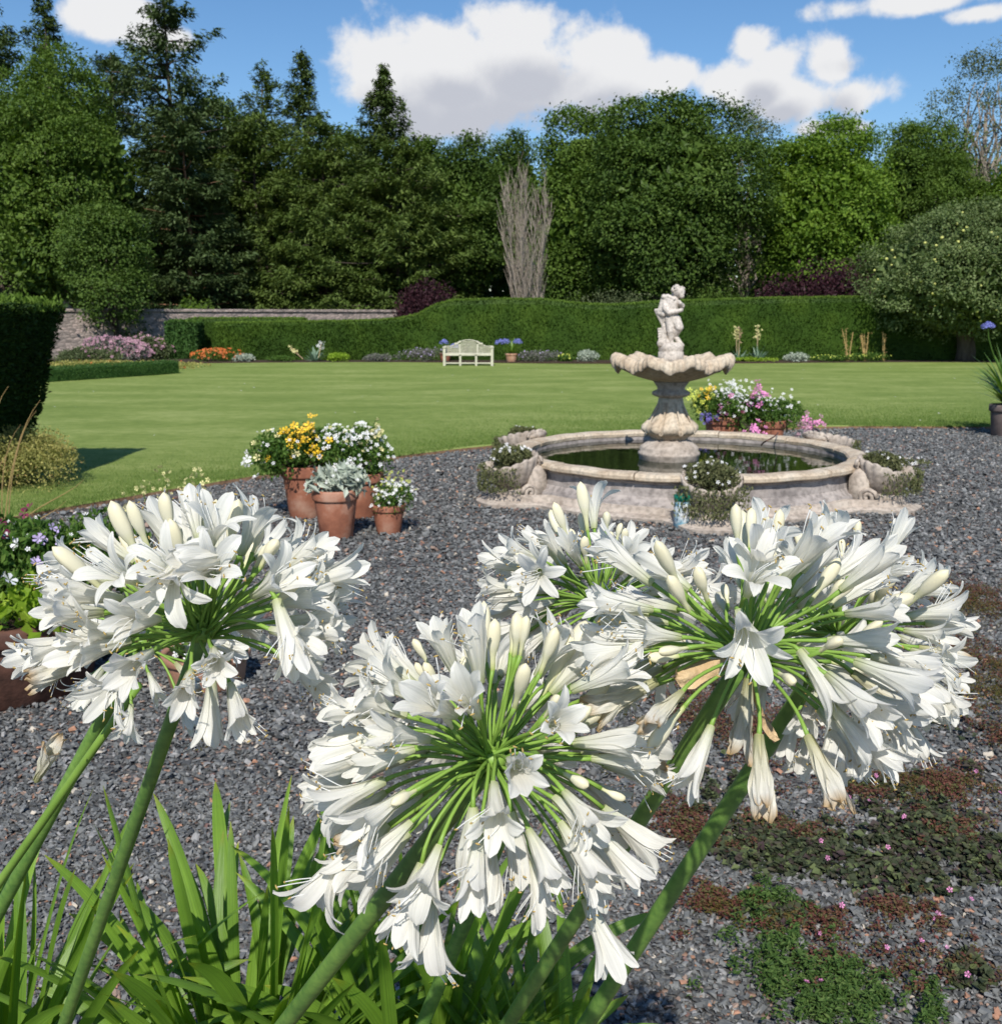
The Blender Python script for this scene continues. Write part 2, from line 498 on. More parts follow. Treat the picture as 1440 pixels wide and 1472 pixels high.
def strapmat(name, c0, c1, trans=.3):
    m, N, L, b = mat(name)
    oi = N.new('ShaderNodeNewGeometry'); a = N.new('ShaderNodeAttribute'); a.attribute_name = 'along'
    ob = N.new('ShaderNodeObjectInfo')
    t = N.new('ShaderNodeTexCoord')
    nz = N.new('ShaderNodeTexNoise'); nz.inputs['Scale'].default_value = 25; nz.inputs['Detail'].default_value = 5
    L.new(t.outputs['Object'], nz.inputs['Vector'])
    s1 = N.new('ShaderNodeMath'); s1.operation = 'ADD'; L.new(ob.outputs['Random'], s1.inputs[0]); L.new(oi.outputs['Random Per Island'], s1.inputs[1])
    s2 = N.new('ShaderNodeMath'); s2.operation = 'ADD'; L.new(s1.outputs[0], s2.inputs[0]); L.new(nz.outputs[0], s2.inputs[1])
    s3 = N.new('ShaderNodeMath'); s3.operation = 'MULTIPLY'; s3.inputs[1].default_value = .34; L.new(s2.outputs[0], s3.inputs[0])
    r = ramp(N, [(.15, c0), (.8, c1)]); L.new(s3.outputs[0], r.inputs[0])
    r2 = ramp(N, [(.93, (1, 1, 1)), (1, (1.7, 1.1, .8))]); L.new(a.outputs['Fac'], r2.inputs[0])
    ac = N.new('ShaderNodeAttribute'); ac.attribute_name = 'across'
    cx_ = N.new('ShaderNodeCombineXYZ'); L.new(ac.outputs['Fac'], cx_.inputs[0]); L.new(a.outputs['Fac'], cx_.inputs[1]); L.new(ob.outputs['Random'], cx_.inputs[2])
    mv = N.new('ShaderNodeMapping'); mv.inputs['Scale'].default_value = (9, 1.2, 40); L.new(cx_.outputs[0], mv.inputs[0])
    nv = N.new('ShaderNodeTexNoise'); nv.inputs['Scale'].default_value = 1.0; nv.inputs['Detail'].default_value = 3; L.new(mv.outputs[0], nv.inputs['Vector'])
    vr = ramp(N, [(.35, (.85, .85, .85)), (.65, (1.25, 1.22, 1.15))]); L.new(nv.outputs[0], vr.inputs[0])
    vm = N.new('ShaderNodeMix'); vm.data_type = 'RGBA'; vm.blend_type = 'MULTIPLY'; vm.inputs['Factor'].default_value = 1
    L.new(r2.outputs[0], vm.inputs['A']); L.new(vr.outputs[0], vm.inputs['B'])
    bv = N.new('ShaderNodeBump'); bv.inputs['Strength'].default_value = .5; bv.inputs['Distance'].default_value = .0015
    L.new(nv.outputs[0], bv.inputs['Height']); L.new(bv.outputs[0], b.inputs['Normal'])
    mm = N.new('ShaderNodeMix'); mm.data_type = 'RGBA'; mm.blend_type = 'MULTIPLY'; mm.inputs['Factor'].default_value = 1
    L.new(r.outputs[0], mm.inputs['A']); L.new(vm.outputs['Result'], mm.inputs['B'])
    L.new(mm.outputs['Result'], b.inputs['Base Color'])
    b.inputs['Roughness'].default_value = .38; b.inputs['Specular IOR Level'].default_value = .4
    tr = N.new('ShaderNodeBsdfTranslucent')
    tint = N.new('ShaderNodeMix'); tint.data_type = 'RGBA'; tint.blend_type = 'MULTIPLY'; tint.inputs['Factor'].default_value = 1
    L.new(mm.outputs['Result'], tint.inputs['A']); tint.inputs['B'].default_value = (1.9, 1.7, .4, 1)
    L.new(tint.outputs['Result'], tr.inputs['Color'])
    ms = N.new('ShaderNodeMixShader'); ms.inputs[0].default_value = trans
    L.new(b.outputs[0], ms.inputs[1]); L.new(tr.outputs[0], ms.inputs[2])
    L.new(ms.outputs[0], N['Material Output'].inputs[0])
    return m


M['strap'] = strapmat('strap_leaf', (.070, .155, .018), (.21, .36, .045))
M['strap_far'] = strapmat('strap_leaf_far', (.07, .16, .03), (.2, .32, .06), .2)

# stone with lichen and dark weathering
def stonemat(name, c0, c1, c2, scale=4, dirt=.5, bump=.5):
    m, N, L, b = mat(name)
    t = N.new('ShaderNodeTexCoord')
    nz = N.new('ShaderNodeTexNoise'); nz.inputs['Scale'].default_value = scale; nz.inputs['Detail'].default_value = 9; nz.inputs['Roughness'].default_value = .65
    L.new(t.outputs['Object'], nz.inputs['Vector'])
    r = ramp(N, [(.33, c0), (.5, c1), (.68, c2)]); L.new(nz.outputs[0], r.inputs[0])
    n2 = N.new('ShaderNodeTexNoise'); n2.inputs['Scale'].default_value = scale * 7; n2.inputs['Detail'].default_value = 7
    L.new(t.outputs['Object'], n2.inputs['Vector'])
    r2 = ramp(N, [(.36, (1 - dirt,) * 3), (.56, (1, 1, 1))]); L.new(n2.outputs[0], r2.inputs[0])
    mm = N.new('ShaderNodeMix'); mm.data_type = 'RGBA'; mm.blend_type = 'MULTIPLY'; mm.inputs['Factor'].default_value = 1
    L.new(r.outputs[0], mm.inputs['A']); L.new(r2.outputs[0], mm.inputs['B'])
    L.new(mm.outputs['Result'], b.inputs['Base Color'])
    b.inputs['Roughness'].default_value = .9; b.inputs['Specular IOR Level'].default_value = .2
    bp = N.new('ShaderNodeBump'); bp.inputs['Strength'].default_value = bump; bp.inputs['Distance'].default_value = .012
    L.new(n2.outputs[0], bp.inputs['Height']); L.new(bp.outputs[0], b.inputs['Normal'])
    return m


M['stone'] = stonemat('fountain_stone', (.34, .28, .225), (.47, .40, .335), (.56, .49, .41), 4, .32, .3)
M['stone_warm'] = stonemat('fountain_stone_warm', (.44, .34, .24), (.56, .46, .34), (.64, .56, .44), 5, .28, .25)
M['stone_wall'] = stonemat('basin_wall_stone', (.27, .24, .225), (.37, .33, .305), (.46, .41, .375), 3, .38, .6)
M['stone_pale'] = stonemat('statue_stone', (.46, .40, .34), (.60, .54, .47), (.70, .63, .56), 7, .35, .2)
M['terracotta'] = noisemat('terracotta', [(.3, (.20, .075, .045)), (.5, (.33, .13, .075)), (.7, (.46, .27, .19))], 5, .85, .3)
M['terracotta_pale'] = noisemat('terracotta_weathered', [(.3, (.26, .13, .085)), (.55, (.42, .23, .15)), (.75, (.5, .36, .26))], 7, .85, .2)
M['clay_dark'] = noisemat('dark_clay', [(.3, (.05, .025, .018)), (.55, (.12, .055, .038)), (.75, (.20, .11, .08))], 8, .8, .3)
M['grey_pot'] = noisemat('grey_pot', [(.3, (.10, .075, .07)), (.7, (.22, .17, .15))], 8, .85, .2)
M['soil'] = noisemat('soil', [(.3, (.03, .02, .013)), (.7, (.08, .052, .035))], 14, .95, .8, bdist=.02)
M['bench'] = noisemat('weathered_teak', [(.3, (.42, .40, .30)), (.7, (.60, .58, .45))], 8, .8, .2)
M['bark'] = noisemat('bark', [(.3, (.05, .038, .028)), (.7, (.14, .11, .085))], 5, .95, .6, vec=(1, 1, .25), bdist=.03)
M['bark_pale'] = noisemat('pale_bark', [(.3, (.20, .165, .13)), (.7, (.36, .31, .25))], 4, .95, .4, vec=(1, 1, .3), bdist=.02)
M['bark_red'] = noisemat('pine_bark', [(.3, (.12, .06, .035)), (.7, (.34, .18, .10))], 4, .95, .5, vec=(1, 1, .3), bdist=.03)

# ------------------------------------------------------------------ the setting
def lawn_material():
    m, N, L, b = mat('lawn_grass')
    t = N.new('ShaderNodeTexCoord')
    def nz(scale, vec, det=6, ro=.6):
        mp = N.new('ShaderNodeMapping'); mp.inputs['Scale'].default_value = vec; mp.inputs['Rotation'].default_value = (0, 0, .12)
        L.new(t.outputs['Object'], mp.inputs[0])
        n = N.new('ShaderNodeTexNoise'); n.inputs['Scale'].default_value = scale; n.inputs['Detail'].default_value = det; n.inputs['Roughness'].default_value = ro
        L.new(mp.outputs[0], n.inputs['Vector']); return n
    a = nz(.8, (.5, 1.1, 1)); c = nz(7, (.8, 1.3, 1)); d = nz(60, (1, 1, 1), 4)
    s = N.new('ShaderNodeMath'); s.operation = 'MULTIPLY_ADD'; s.inputs[1].default_value = .75; L.new(c.outputs[0], s.inputs[0]); L.new(a.outputs[0], s.inputs[2])
    s2 = N.new('ShaderNodeMath'); s2.operation = 'MULTIPLY_ADD'; s2.inputs[1].default_value = .5; L.new(d.outputs[0], s2.inputs[0]); L.new(s.outputs[0], s2.inputs[2])
    s3 = N.new('ShaderNodeMath'); s3.operation = 'MULTIPLY'; s3.inputs[1].default_value = .446; L.new(s2.outputs[0], s3.inputs[0])
    r = ramp(N, [(.38, (.140, .205, .042)), (.5, (.215, .280, .068)), (.60, (.31, .36, .115))]); L.new(s3.outputs[0], r.inputs[0])
    L.new(r.outputs[0], b.inputs['Base Color']); b.inputs['Roughness'].default_value = .8; b.inputs['Specular IOR Level'].default_value = .15
    bp = N.new('ShaderNodeBump'); bp.inputs['Strength'].default_value = .8; bp.inputs['Distance'].default_value = .03
    L.new(d.outputs[0], bp.inputs['Height']); L.new(bp.outputs[0], b.inputs['Normal'])
    return m


def gravel_material():
    m, N, L, b = mat('gravel_bed')
    t = N.new('ShaderNodeTexCoord')
    v = N.new('ShaderNodeTexVoronoi'); v.inputs['Scale'].default_value = 55; L.new(t.outputs['Object'], v.inputs['Vector'])
    sp = N.new('ShaderNodeSeparateColor'); L.new(v.outputs['Color'], sp.inputs[0])
    r = ramp(N, [(0, (.035, .035, .034)), (.3, (.07, .069, .067)), (.55, (.105, .103, .10)), (.8, (.15, .146, .14)), (.94, (.28, .17, .12))], 'LINEAR')
    L.new(sp.outputs[0], r.inputs[0]); L.new(r.outputs[0], b.inputs['Base Color'])
    b.inputs['Roughness'].default_value = .8
    bp = N.new('ShaderNodeBump'); bp.inputs['Strength'].default_value = 1; bp.inputs['Distance'].default_value = .012; bp.invert = True
    L.new(v.outputs['Distance'], bp.inputs['Height']); L.new(bp.outputs[0], b.inputs['Normal'])
    return m


M['lawn'] = lawn_material(); M['gravel'] = gravel_material()
M['floor'] = noisemat('woodland_floor', [(.3, (.018, .022, .010)), (.7, (.05, .055, .025))], .8, .95, .5, bdist=.1)

mb = MB(); n = 40
gx = np.linspace(-300, 300, n); X, Y = np.meshgrid(gx, gx)
R0 = rng(1)
V = np.stack([X.ravel(), Y.ravel() + 200, np.full(n * n, -.02)], 1)
i = np.arange(n * n).reshape(n, n)
F = np.stack([i[:-1, :-1].ravel(), i[:-1, 1:].ravel(), i[1:, 1:].ravel(), i[1:, :-1].ravel()], 1)
tag(mb.add(V, F).build('ground', M['floor']), kind='structure')

V, F = box(0, 5, -.02, 44, 22, .04)
tag(MB().add(V, F).build('gravel_path', M['gravel']), kind='structure')

EDGE_PX = [(-700, 860), (-350, 810), (-60, 762), (60, 742), (160, 724), (260, 706), (400, 684), (560, 662), (690, 645), (800, 640), (900, 634), (1000, 627), (1100, 620),
           (1190, 616), (1440, 617), (1700, 621), (2100, 628)]
EDGE = [gnd(a, b_) for a, b_ in EDGE_PX]
ex = np.array([p.x for p in EDGE]); ey = np.array([p.y for p in EDGE])


def edge_y(x):
    return np.interp(x, ex, ey)


xs = np.linspace(ex[0], ex[-1], 160)
R0 = rng(4)
ys = np.interp(xs, ex, ey)
k = np.ones(9) / 9; ys = np.convolve(np.pad(ys, 4, mode='edge'), k, 'valid') + R0.normal(size=160) * .014
mb = MB()
LZ = .05
rows = [np.stack([xs, ys - .035, np.full(160, -.005)], 1), np.stack([xs, ys - .012, np.full(160, LZ - .012)], 1), np.stack([xs, ys, np.full(160, LZ)], 1)]
for f in (np.linspace(0, 1, 60)[1:]) ** 1.3:
    yy = ys + (34.2 - ys) * f
    xx = xs * (1 + f * 1.2) - 9 * f * np.linspace(1, 0, 160) ** 4 * 2
    z = LZ + .03 * np.sin(xx * .35) * np.sin(yy * .3 + 1) * np.minimum(f * 3, 1)
    rows.append(np.stack([xx, yy, z], 1))
V = np.concatenate(rows); m_ = len(rows)
i = np.arange(m_ * 160).reshape(m_, 160)
F = np.stack([i[:-1, :-1].ravel(), i[:-1, 1:].ravel(), i[1:, 1:].ravel(), i[1:, :-1].ravel()], 1)
mi = np.where(np.arange(len(F)) < 159, 1, 0)
mb.add(V, F[:159], 1); mb.V.append(np.zeros((0, 3))); mb.F.append(F[159:]); mb.M.append(np.zeros(len(F) - 159)); mb.A.append(np.zeros(0))
M['edge_soil'] = noisemat('lawn_edge_soil', [(.3, (.10, .055, .03)), (.7, (.24, .15, .085))], 9, .95, .6, bdist=.02)
lawn = mb.build('lawn', [M['lawn'], M['edge_soil']], smooth=True); tag(lawn, kind='structure')
V, F = box(4, 33.6, LZ + .008, 60, 2.4, .06)
tag(MB().add(V, F).build('flower_bed_soil', M['soil']), kind='structure')

# short grass blades along the near lawn
R1 = rng(11)
n = 170000
px = R1.uniform(-8, 9.5, n); 
py = edge_y(px) + R1.exponential(1.9, n) * R1.uniform(0, 1, n) ** .5 - .035
keep = py < 20
px, py = px[keep], py[keep]; n = len(px)
h = R1.uniform(.012, .03, n)
ang = R1.uniform(0, 2 * PI, n); w = R1.uniform(.002, .0045, n)
P = np.stack([px, py, np.full(n, LZ - .012)], 1)
lean = np.stack([R1.normal(size=n) * .012, R1.normal(size=n) * .012, h + .012], 1)
sd = np.stack([np.cos(ang) * w, np.sin(ang) * w, np.zeros(n)], 1)
V = np.stack([P - sd, P + sd, P + lean], 1).reshape(-1, 3)
M['blade'] = leafmat('grass_blade', [(0, (.06, .12, .02)), (.5, (.12, .20, .04)), (1, (.22, .27, .08))], .7, .2)
g = MB().add(V, np.arange(3 * n).reshape(-1, 3)).build('grass', M['blade'])
tag(g, 'short mown grass blades of the lawn', 'grass', kind='stuff')
# daisies and clover heads on the lawn
n = 90
px = R1.uniform(-10, 14, n); py = edge_y(px) + R1.uniform(.3, 17, n)
P = np.stack([px, py, np.full(n, LZ + .03)], 1)
V, F = blossoms(P, np.tile([0, -.5, 1.0], (n, 1)) + R1.normal(size=(n, 3)) * .2, R1.uniform(.006, .014, n), R1)
M['white_fl'] = islandmat('white_blossom', [(0, (.75, .75, .72)), (.5, (.8, .8, .8)), (.8, (.7, .68, .6))], .6)
tag(MB().add(V, F).build('lawn_daisies', M['white_fl']), 'tiny white daisies scattered over the lawn', 'daisies', kind='stuff')

# slate chippings
def chips(n, x, y, size, R, zb=.004, tilt=.45):
    base = np.array([[-1, -1, -1], [1, -1, -1], [1, 1, -1], [-1, 1, -1], [-1, -1, 1], [1, -1, 1], [1, 1, 1], [-1, 1, 1]], float)
    V = base[None] * (1 + .38 * R.normal(size=(n, 8, 3)).clip(-1.3, 1.3))
    V[:, 4:, :2] *= R.uniform(.45, .9, (n, 1, 1))
    sc = np.stack([size * R.uniform(.7, 1.3, n), size * R.uniform(.45, .9, n), size * R.uniform(.16, .38, n)], 1)
    V = V * (sc / 2)[:, None, :]
    a = R.uniform(0, 2 * PI, n); tx = R.normal(size=n) * tilt; ty = R.normal(size=n) * tilt
    def rot(V, ang, ax):
        c, s = np.cos(ang)[:, None], np.sin(ang)[:, None]
        i, j = [(1, 2), (2, 0), (0, 1)][ax]
        W_ = V.copy(); W_[:, :, i] = V[:, :, i] * c - V[:, :, j] * s; W_[:, :, j] = V[:, :, i] * s + V[:, :, j] * c
        return W_
    V = rot(V, a, 2); V = rot(V, tx, 0); V = rot(V, ty, 1); V = rot(V, R.uniform(0, 6.28, n), 2)
    V += np.stack([x, y, zb + size * R.uniform(0, .55, n)], 1)[:, None, :]
    f = np.array([[0, 3, 2, 1], [4, 5, 6, 7], [0, 1, 5, 4], [1, 2, 6, 5], [2, 3, 7, 6], [3, 0, 4, 7]])
    F = (f[None] + (np.arange(n) * 8)[:, None, None]).reshape(-1, 4)
    return V.reshape(-1, 3), F


FC = Vector(((976 - 720) / 1440 * 9.35, 9.3, 0))        # basin centre
FC.x = aty(984, 650, 9.3).x
PC = Vector((aty(963, 600, 9.3).x, 9.3, 0))
R2 = rng(21)
mb = MB()
def chip_zone(y0, y1, dens, s0, s1):
    n = int(dens * (y1 - y0) * ((y0 + y1) * .58 + 2.2))
    y = np.sqrt(R2.uniform(y0 ** 2, y1 ** 2, n)); x = R2.uniform(-1, 1, n) * (.58 * y + 1.1)
    ok = (y < edge_y(x) - .02) & (np.hypot(x - FC.x, y - FC.y) > 1.69)
    x, y = x[ok], y[ok]
    mb.add(*chips(len(x), x, y, R2.uniform(s0, s1, len(x)) * np.exp(R2.normal(size=len(x)) * .22), R2))
chip_zone(1.2, 3.2, 9500, .007, .017)
chip_zone(3.2, 6, 4200, .010, .021)
chip_zone(6, 14.6, 1700, .014, .028)
M['slate'] = islandmat('slate_chippings', [(0, (.062, .064, .063)), (.2, (.103, .106, .103)), (.44, (.143, .147, .142)), (.68, (.186, .190, .184)),
                                           (.86, (.27, .265, .255)), (.945, (.30, .21, .16)), (.965, (.40, .21, .13)), (.98, (.50, .44, .35)), (.99, (.16, .09, .075))], .72)
tag(mb.build('gravel', M['slate']), 'grey slate chippings with scattered orange and pale stones', 'gravel', kind='stuff')

# ------------------------------------------------------------------ trees
def rs(n, R): return unit(R.normal(size=(n, 3)))


def limb(mb, p0, p1, r0, r1, R, n=6, sides=6, wob=.06):
    p0, p1 = np.array(p0, float), np.array(p1, float); L_ = np.linalg.norm(p1 - p0)
    pts = []; rad = []
    for i in range(n + 1):
        t = i / n
        pts.append(p0 * (1 - t) + p1 * t + (R.normal(size=3) * L_ * wob * .5 if 0 < i < n else 0))
        rad.append(r0 * (1 - t) + r1 * t)
    mb.add(*tube(pts, rad, sides))
    return pts


def n3(P, R, wl=1.6, flat=.6):
    """smooth random field: sum of waves"""
    o = np.zeros(len(P))
    for q in range(9):
        d = unit(R.normal(size=3)); d = d * np.array([1, 1, 1 / flat]); w = wl * R.uniform(.55, 1.5)
        o += np.sin(P @ d * (2 * PI / w) + R.uniform(0, 6.28))
    return o / 2.1


def broadleaf(name, label, cat, x, y, H, rad, low, lmat, seed, n=26000, leaf=.2, lobes=16, group=None, bark='bark', squash=1.0,
              gap=0.0, base=0.0, spiky=.0, ry=None, trunk_r=None, depthfill=.15, top_pow=1.0):
    """crown of lobes each covered with leaf sprays, on a tapered trunk with limbs"""
    R = rng(seed)
    t = empty(name, (x, y, base), label, cat, group)
    ry = ry or rad
    cz = base + low + (H - low) / 2; hz = (H - low) / 2
    # lobes
    lobes = int(lobes * 1.2); fs = int(seed) * 7 + 1; wl = max(1.1, rad * .55)
    C = rs(lobes, R); C[:, 2] = np.sign(C[:, 2]) * np.abs(C[:, 2]) ** top_pow
    k = R.uniform(.5, .82, lobes)[:, None]
    C = C * k
    C[0] = (.1, -.1, .66); C[1] = (-.3, -.2, .55); C[2] = (.35, -.1, .5)
    C = np.vstack([C, [[0, 0, .5], [0, 0, 0]]])
    lr = np.append(R.uniform(.18, .42, lobes), [.42, .6])
    cen = np.array([x, y, cz]); ax = np.array([rad, ry, hz])
    # clusters on lobes
    area = lr ** 2; n = int(n * 1.9); leaf = leaf * .80; cnt = (area / area.sum() * n / 14).astype(int) + 1
    mb = MB(); P = []; D = []; U = []
    for c, r, q in zip(C, lr, cnt):
        d = rs(q, R); d[:, 2] = np.where(d[:, 2] < -.55, -d[:, 2], d[:, 2])
        rr = r * (1 + R.normal(size=q)[:, None] * .07)
        pc = c + d * rr
        fld = n3((pc * ax) * 1.0, rng(fs), wl)
        pc = pc + d * (fld * .055)[:, None]
        # drop clusters buried inside other lobes
        dist = np.min(np.array([np.linalg.norm(pc - c2, axis=1) / r2 for c2, r2 in zip(C, lr)]), axis=0)
        keepc = (dist > .80) | (R.uniform(size=q) < depthfill)
        keepc &= (fld > (-.6 if gap else -.85)) | (R.uniform(size=q) < .12)
        if gap: keepc &= R.uniform(size=q) > gap
        pc = pc[keepc]; d = d[keepc]
        m = len(pc)
        if m == 0: continue
        nl = 14
        pw = cen + pc * ax
        cs = leaf * 1.7
        o = R.normal(size=(m, nl, 3)) * cs * np.array([1, 1, .55])
        pts = pw[:, None, :] + o
        dirs = d[:, None, :] * .7 + R.normal(size=(m, nl, 3)) * .6 + np.array([0, 0, -.35])
        up = d[:, None, :] * .8 + np.array([0, 0, .7])
        P.append(pts.reshape(-1, 3)); D.append(dirs.reshape(-1, 3)); U.append(np.broadcast_to(up, pts.shape).reshape(-1, 3))
    if gap < .2:          # inner leaves that close the crown
        q = int(n / 9); dq = rs(q, R) * (R.uniform(0, 1, q) ** .4)[:, None] * .80
        P.append(cen + dq * ax); D.append(R.normal(size=(q, 3))); U.append(R.normal(size=(q, 3))); nin = q
    else: nin = 0
    P = np.concatenate(P); D = np.concatenate(D); U = np.concatenate(U)
    big = np.ones(len(P)); big[len(P) - nin:] = 2.6
    ok = P[:, 2] > base + .05; big = big[ok]
    ok = P[:, 2] > base + .05; P, D, U = P[ok], D[ok], U[ok]
    m = len(P)
    ln = leaf * R.uniform(.6, 1.3, m) * big
    V, F = leafcloud(P, D, ln, ln * R.uniform(.45, .75, m), R, .12, U)
    MB().add(V, F).build('crown', lmat, t)
    tb = MB(); tr = trunk_r or max(.05, H * .022)
    top = (x + R.normal() * rad * .06, y, cz + hz * .3)
    limb(tb, (x, y, base - .05), top, tr, tr * .25, R, 8, 8, .03)
    for c in C[:-1]:
        s = R.uniform(.25, .75)
        z0 = base + (top[2] - base) * s
        e = cen + c * ax * .95
        limb(tb, (x + (top[0] - x) * s, y, z0), e, tr * .35, tr * .06, R, 5, 5, .12)
    tb.build('trunk', M[bark], t, smooth=True)
    return t


def conifer(name, label, x, y, H, rad, low, lmat, seed, whorls=26, per=7, droop=.15, spray=.5, needles=34, group=None, bark='bark',
            ragged=.2, top=.06, lean=0.0, shape=1.0, nsz=.16, upturn=.25):
    R = rng(seed)
    t = empty(name, (x, y, 0), label, 'tree', group)
    mb = MB(); P = []; D = []; U = []
    tb = MB(); tr = H * .016
    limb(tb, (x, y, -.05), (x + lean, y, H), tr, .02, R, 10, 7, .008)
    for wv in range(whorls):
        f = (wv + .5) / whorls
        z = low + (H - low) * f
        L_ = rad * ((1 - f) ** shape) * (1 + R.normal() * ragged * .6) + top
        for b in range(per):
            a = R.uniform(0, 2 * PI)
            Lb = L_ * R.uniform(.6, 1.15) * (1 + R.normal() * ragged)
            if Lb < .1: continue
            k = int(max(4, needles * (Lb / rad + .12)))
            s = np.sqrt(R.uniform(.04, 1, k))
            dx, dy = math.cos(a), math.sin(a)
            zz = z + R.normal() * (H - low) / whorls * .5 - droop * Lb * s + upturn * Lb * s ** 3
            lat = R.normal(size=k) * spray * .42 * Lb * (1 - s * .6) * .6 + R.normal(size=k) * .05
            cx = x + lean * z / H
            p = np.stack([cx + dx * s * Lb - dy * lat, y + dy * s * Lb + dx * lat, zz + R.normal(size=k) * .07 - np.abs(lat) * .25], 1)
            P.append(p)
            dd = np.stack([dx - dy * np.sign(lat) * .8, dy + dx * np.sign(lat) * .8, np.full(k, -droop - .15)], 1) + R.normal(size=(k, 3)) * .3
            D.append(dd); U.append(np.tile([0, 0, 1.0], (k, 1)))
            if R.uniform() < .5:
                e = (cx + dx * Lb * .85, y + dy * Lb * .85, z - droop * Lb * .8 + upturn * Lb * .5)
                limb(tb, (cx, y, z), e, .02 + Lb * .012, .008, R, 3, 3, .03)
    P = np.concatenate(P); D = np.concatenate(D); U = np.concatenate(U)
    # each spray point becomes three slim needled twigs
    P = np.repeat(P, 5, 0) + R.normal(size=(len(P) * 5, 3)) * nsz * .6; D = np.repeat(D, 5, 0) + R.normal(size=(len(D) * 5, 3)) * .5; U = np.repeat(U, 5, 0)
    ok = P[:, 2] > .05
    P, D, U = P[ok], D[ok], U[ok]; m = len(P)
    ln = nsz * R.uniform(.9, 2.0, m)
    V, F = leafcloud(P, D, ln, ln * R.uniform(.22, .42, m), R, .08, U)
    MB().add(V, F).build('crown', lmat, t)
    tb.build('trunk', M[bark], t, smooth=True)
    return t


def treepos(px, top, D, hw, bottom=None):
    p = aty(px, 450, D); H = aty(px, top, D).z
    rad = hw / 1440 * D * 1.0
    low = 0.3 if bottom is None else max(.2, aty(px, bottom, D).z)
    return p.x, D, H, rad, low


LM = {}
LM['dark'] = leafmat('leaf_dark', [(0, (0.0332, 0.0636, 0.0124)), (0.5, (0.0663, 0.1147, 0.0207)), (1, (0.1313, 0.2004, 0.0415))], .5, .22, noise=.5, nscale=.5)
LM['mid'] = leafmat('leaf_mid', [(0, (0.0435, 0.0794, 0.0128)), (0.5, (0.0845, 0.1434, 0.023)), (1, (0.1536, 0.2278, 0.0435))], .5, .25, noise=.5, nscale=.5)
LM['light'] = leafmat('leaf_light', [(0, (0.0614, 0.1126, 0.0128)), (0.5, (0.1152, 0.1984, 0.023)), (1, (0.1984, 0.288, 0.041))], .5, .28, noise=.45, nscale=.6)
LM['grey'] = leafmat('leaf_grey', [(0, (0.0576, 0.0794, 0.0333)), (0.5, (0.1088, 0.1344, 0.0589)), (1, (0.1792, 0.1984, 0.0998))], .6, .2, noise=.5, nscale=.6)
LM['blue'] = leafmat('needle_blue', [(0, (0.03, 0.0525, 0.0181)), (0.5, (0.065, 0.1, 0.034)), (1, (0.1313, 0.1775, 0.0659))], .55, .1, noise=.5, nscale=.6)
LM['fir'] = leafmat('needle_fir', [(0, (0.032, 0.0538, 0.0141)), (0.5, (0.0666, 0.1024, 0.0256)), (1, (0.128, 0.1728, 0.0486))], .55, .1, noise=.5, nscale=.6)
LM['larch'] = leafmat('needle_larch', [(0, (0.0512, 0.0832, 0.0166)), (0.5, (0.0896, 0.1344, 0.0294)), (1, (0.16, 0.2112, 0.0538))], .55, .2, noise=.5, nscale=.6)
LM['purple'] = leafmat('leaf_purple', [(0, (.022, .010, .014)), (.5, (.045, .018, .024)), (1, (.085, .035, .042))], .5, .2, (1.6, .7, .6), noise=.3)
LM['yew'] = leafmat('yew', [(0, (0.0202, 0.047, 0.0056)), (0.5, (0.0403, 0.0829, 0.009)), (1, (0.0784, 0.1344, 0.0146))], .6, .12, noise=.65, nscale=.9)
LM['yewtop'] = leafmat('yew_lit_growth', [(0, (.07, .125, .015)), (1, (.14, .22, .035))], .6, .2)  # lighter top growth, with the sun on the clipped tops put into its colour
LM['box'] = leafmat('box_leaf', [(0, (.03, .075, .014)), (1, (.06, .125, .03))], .5, .1)
LM['apple'] = leafmat('apple_leaf', [(0, (0.0575, 0.0891, 0.0276)), (0.5, (0.1077, 0.1552, 0.0517)), (1, (0.2444, 0.2946, 0.1265))], .5, .2, noise=.3)
LM['gold'] = leafmat('golden_leaf', [(0, (0.1485, 0.135, 0.0405)), (0.4, (0.27, 0.27, 0.081)), (0.75, (0.432, 0.3915, 0.135)), (1, (0.351, 0.162, 0.081))], .6, .25, noise=.4, nscale=3)
LM['plant'] = leafmat('plant_leaf', [(0, (.035, .085, .013)), (.6, (.08, .155, .027)), (1, (.14, .22, .045))], .5, .28)
LM['limeleaf'] = leafmat('lime_leaf', [(0, (.16, .27, .02)), (1, (.36, .48, .06))], .5, .35)
LM['silver'] = leafmat('silver_leaf', [(0, (.24, .29, .22)), (1, (.50, .54, .44))], .7, .1, (1, 1, 1))
LM['lavender'] = leafmat('lavender_leaf', [(0, (.10, .11, .085)), (.6, (.17, .18, .13)), (1, (.20, .17, .20))], .7, .1, (1, 1, 1))
LM['yucca'] = leafmat('yucca_leaf', [(0, (.16, .26, .18)), (1, (.36, .46, .34))], .5, .1, (1, 1.1, .8))

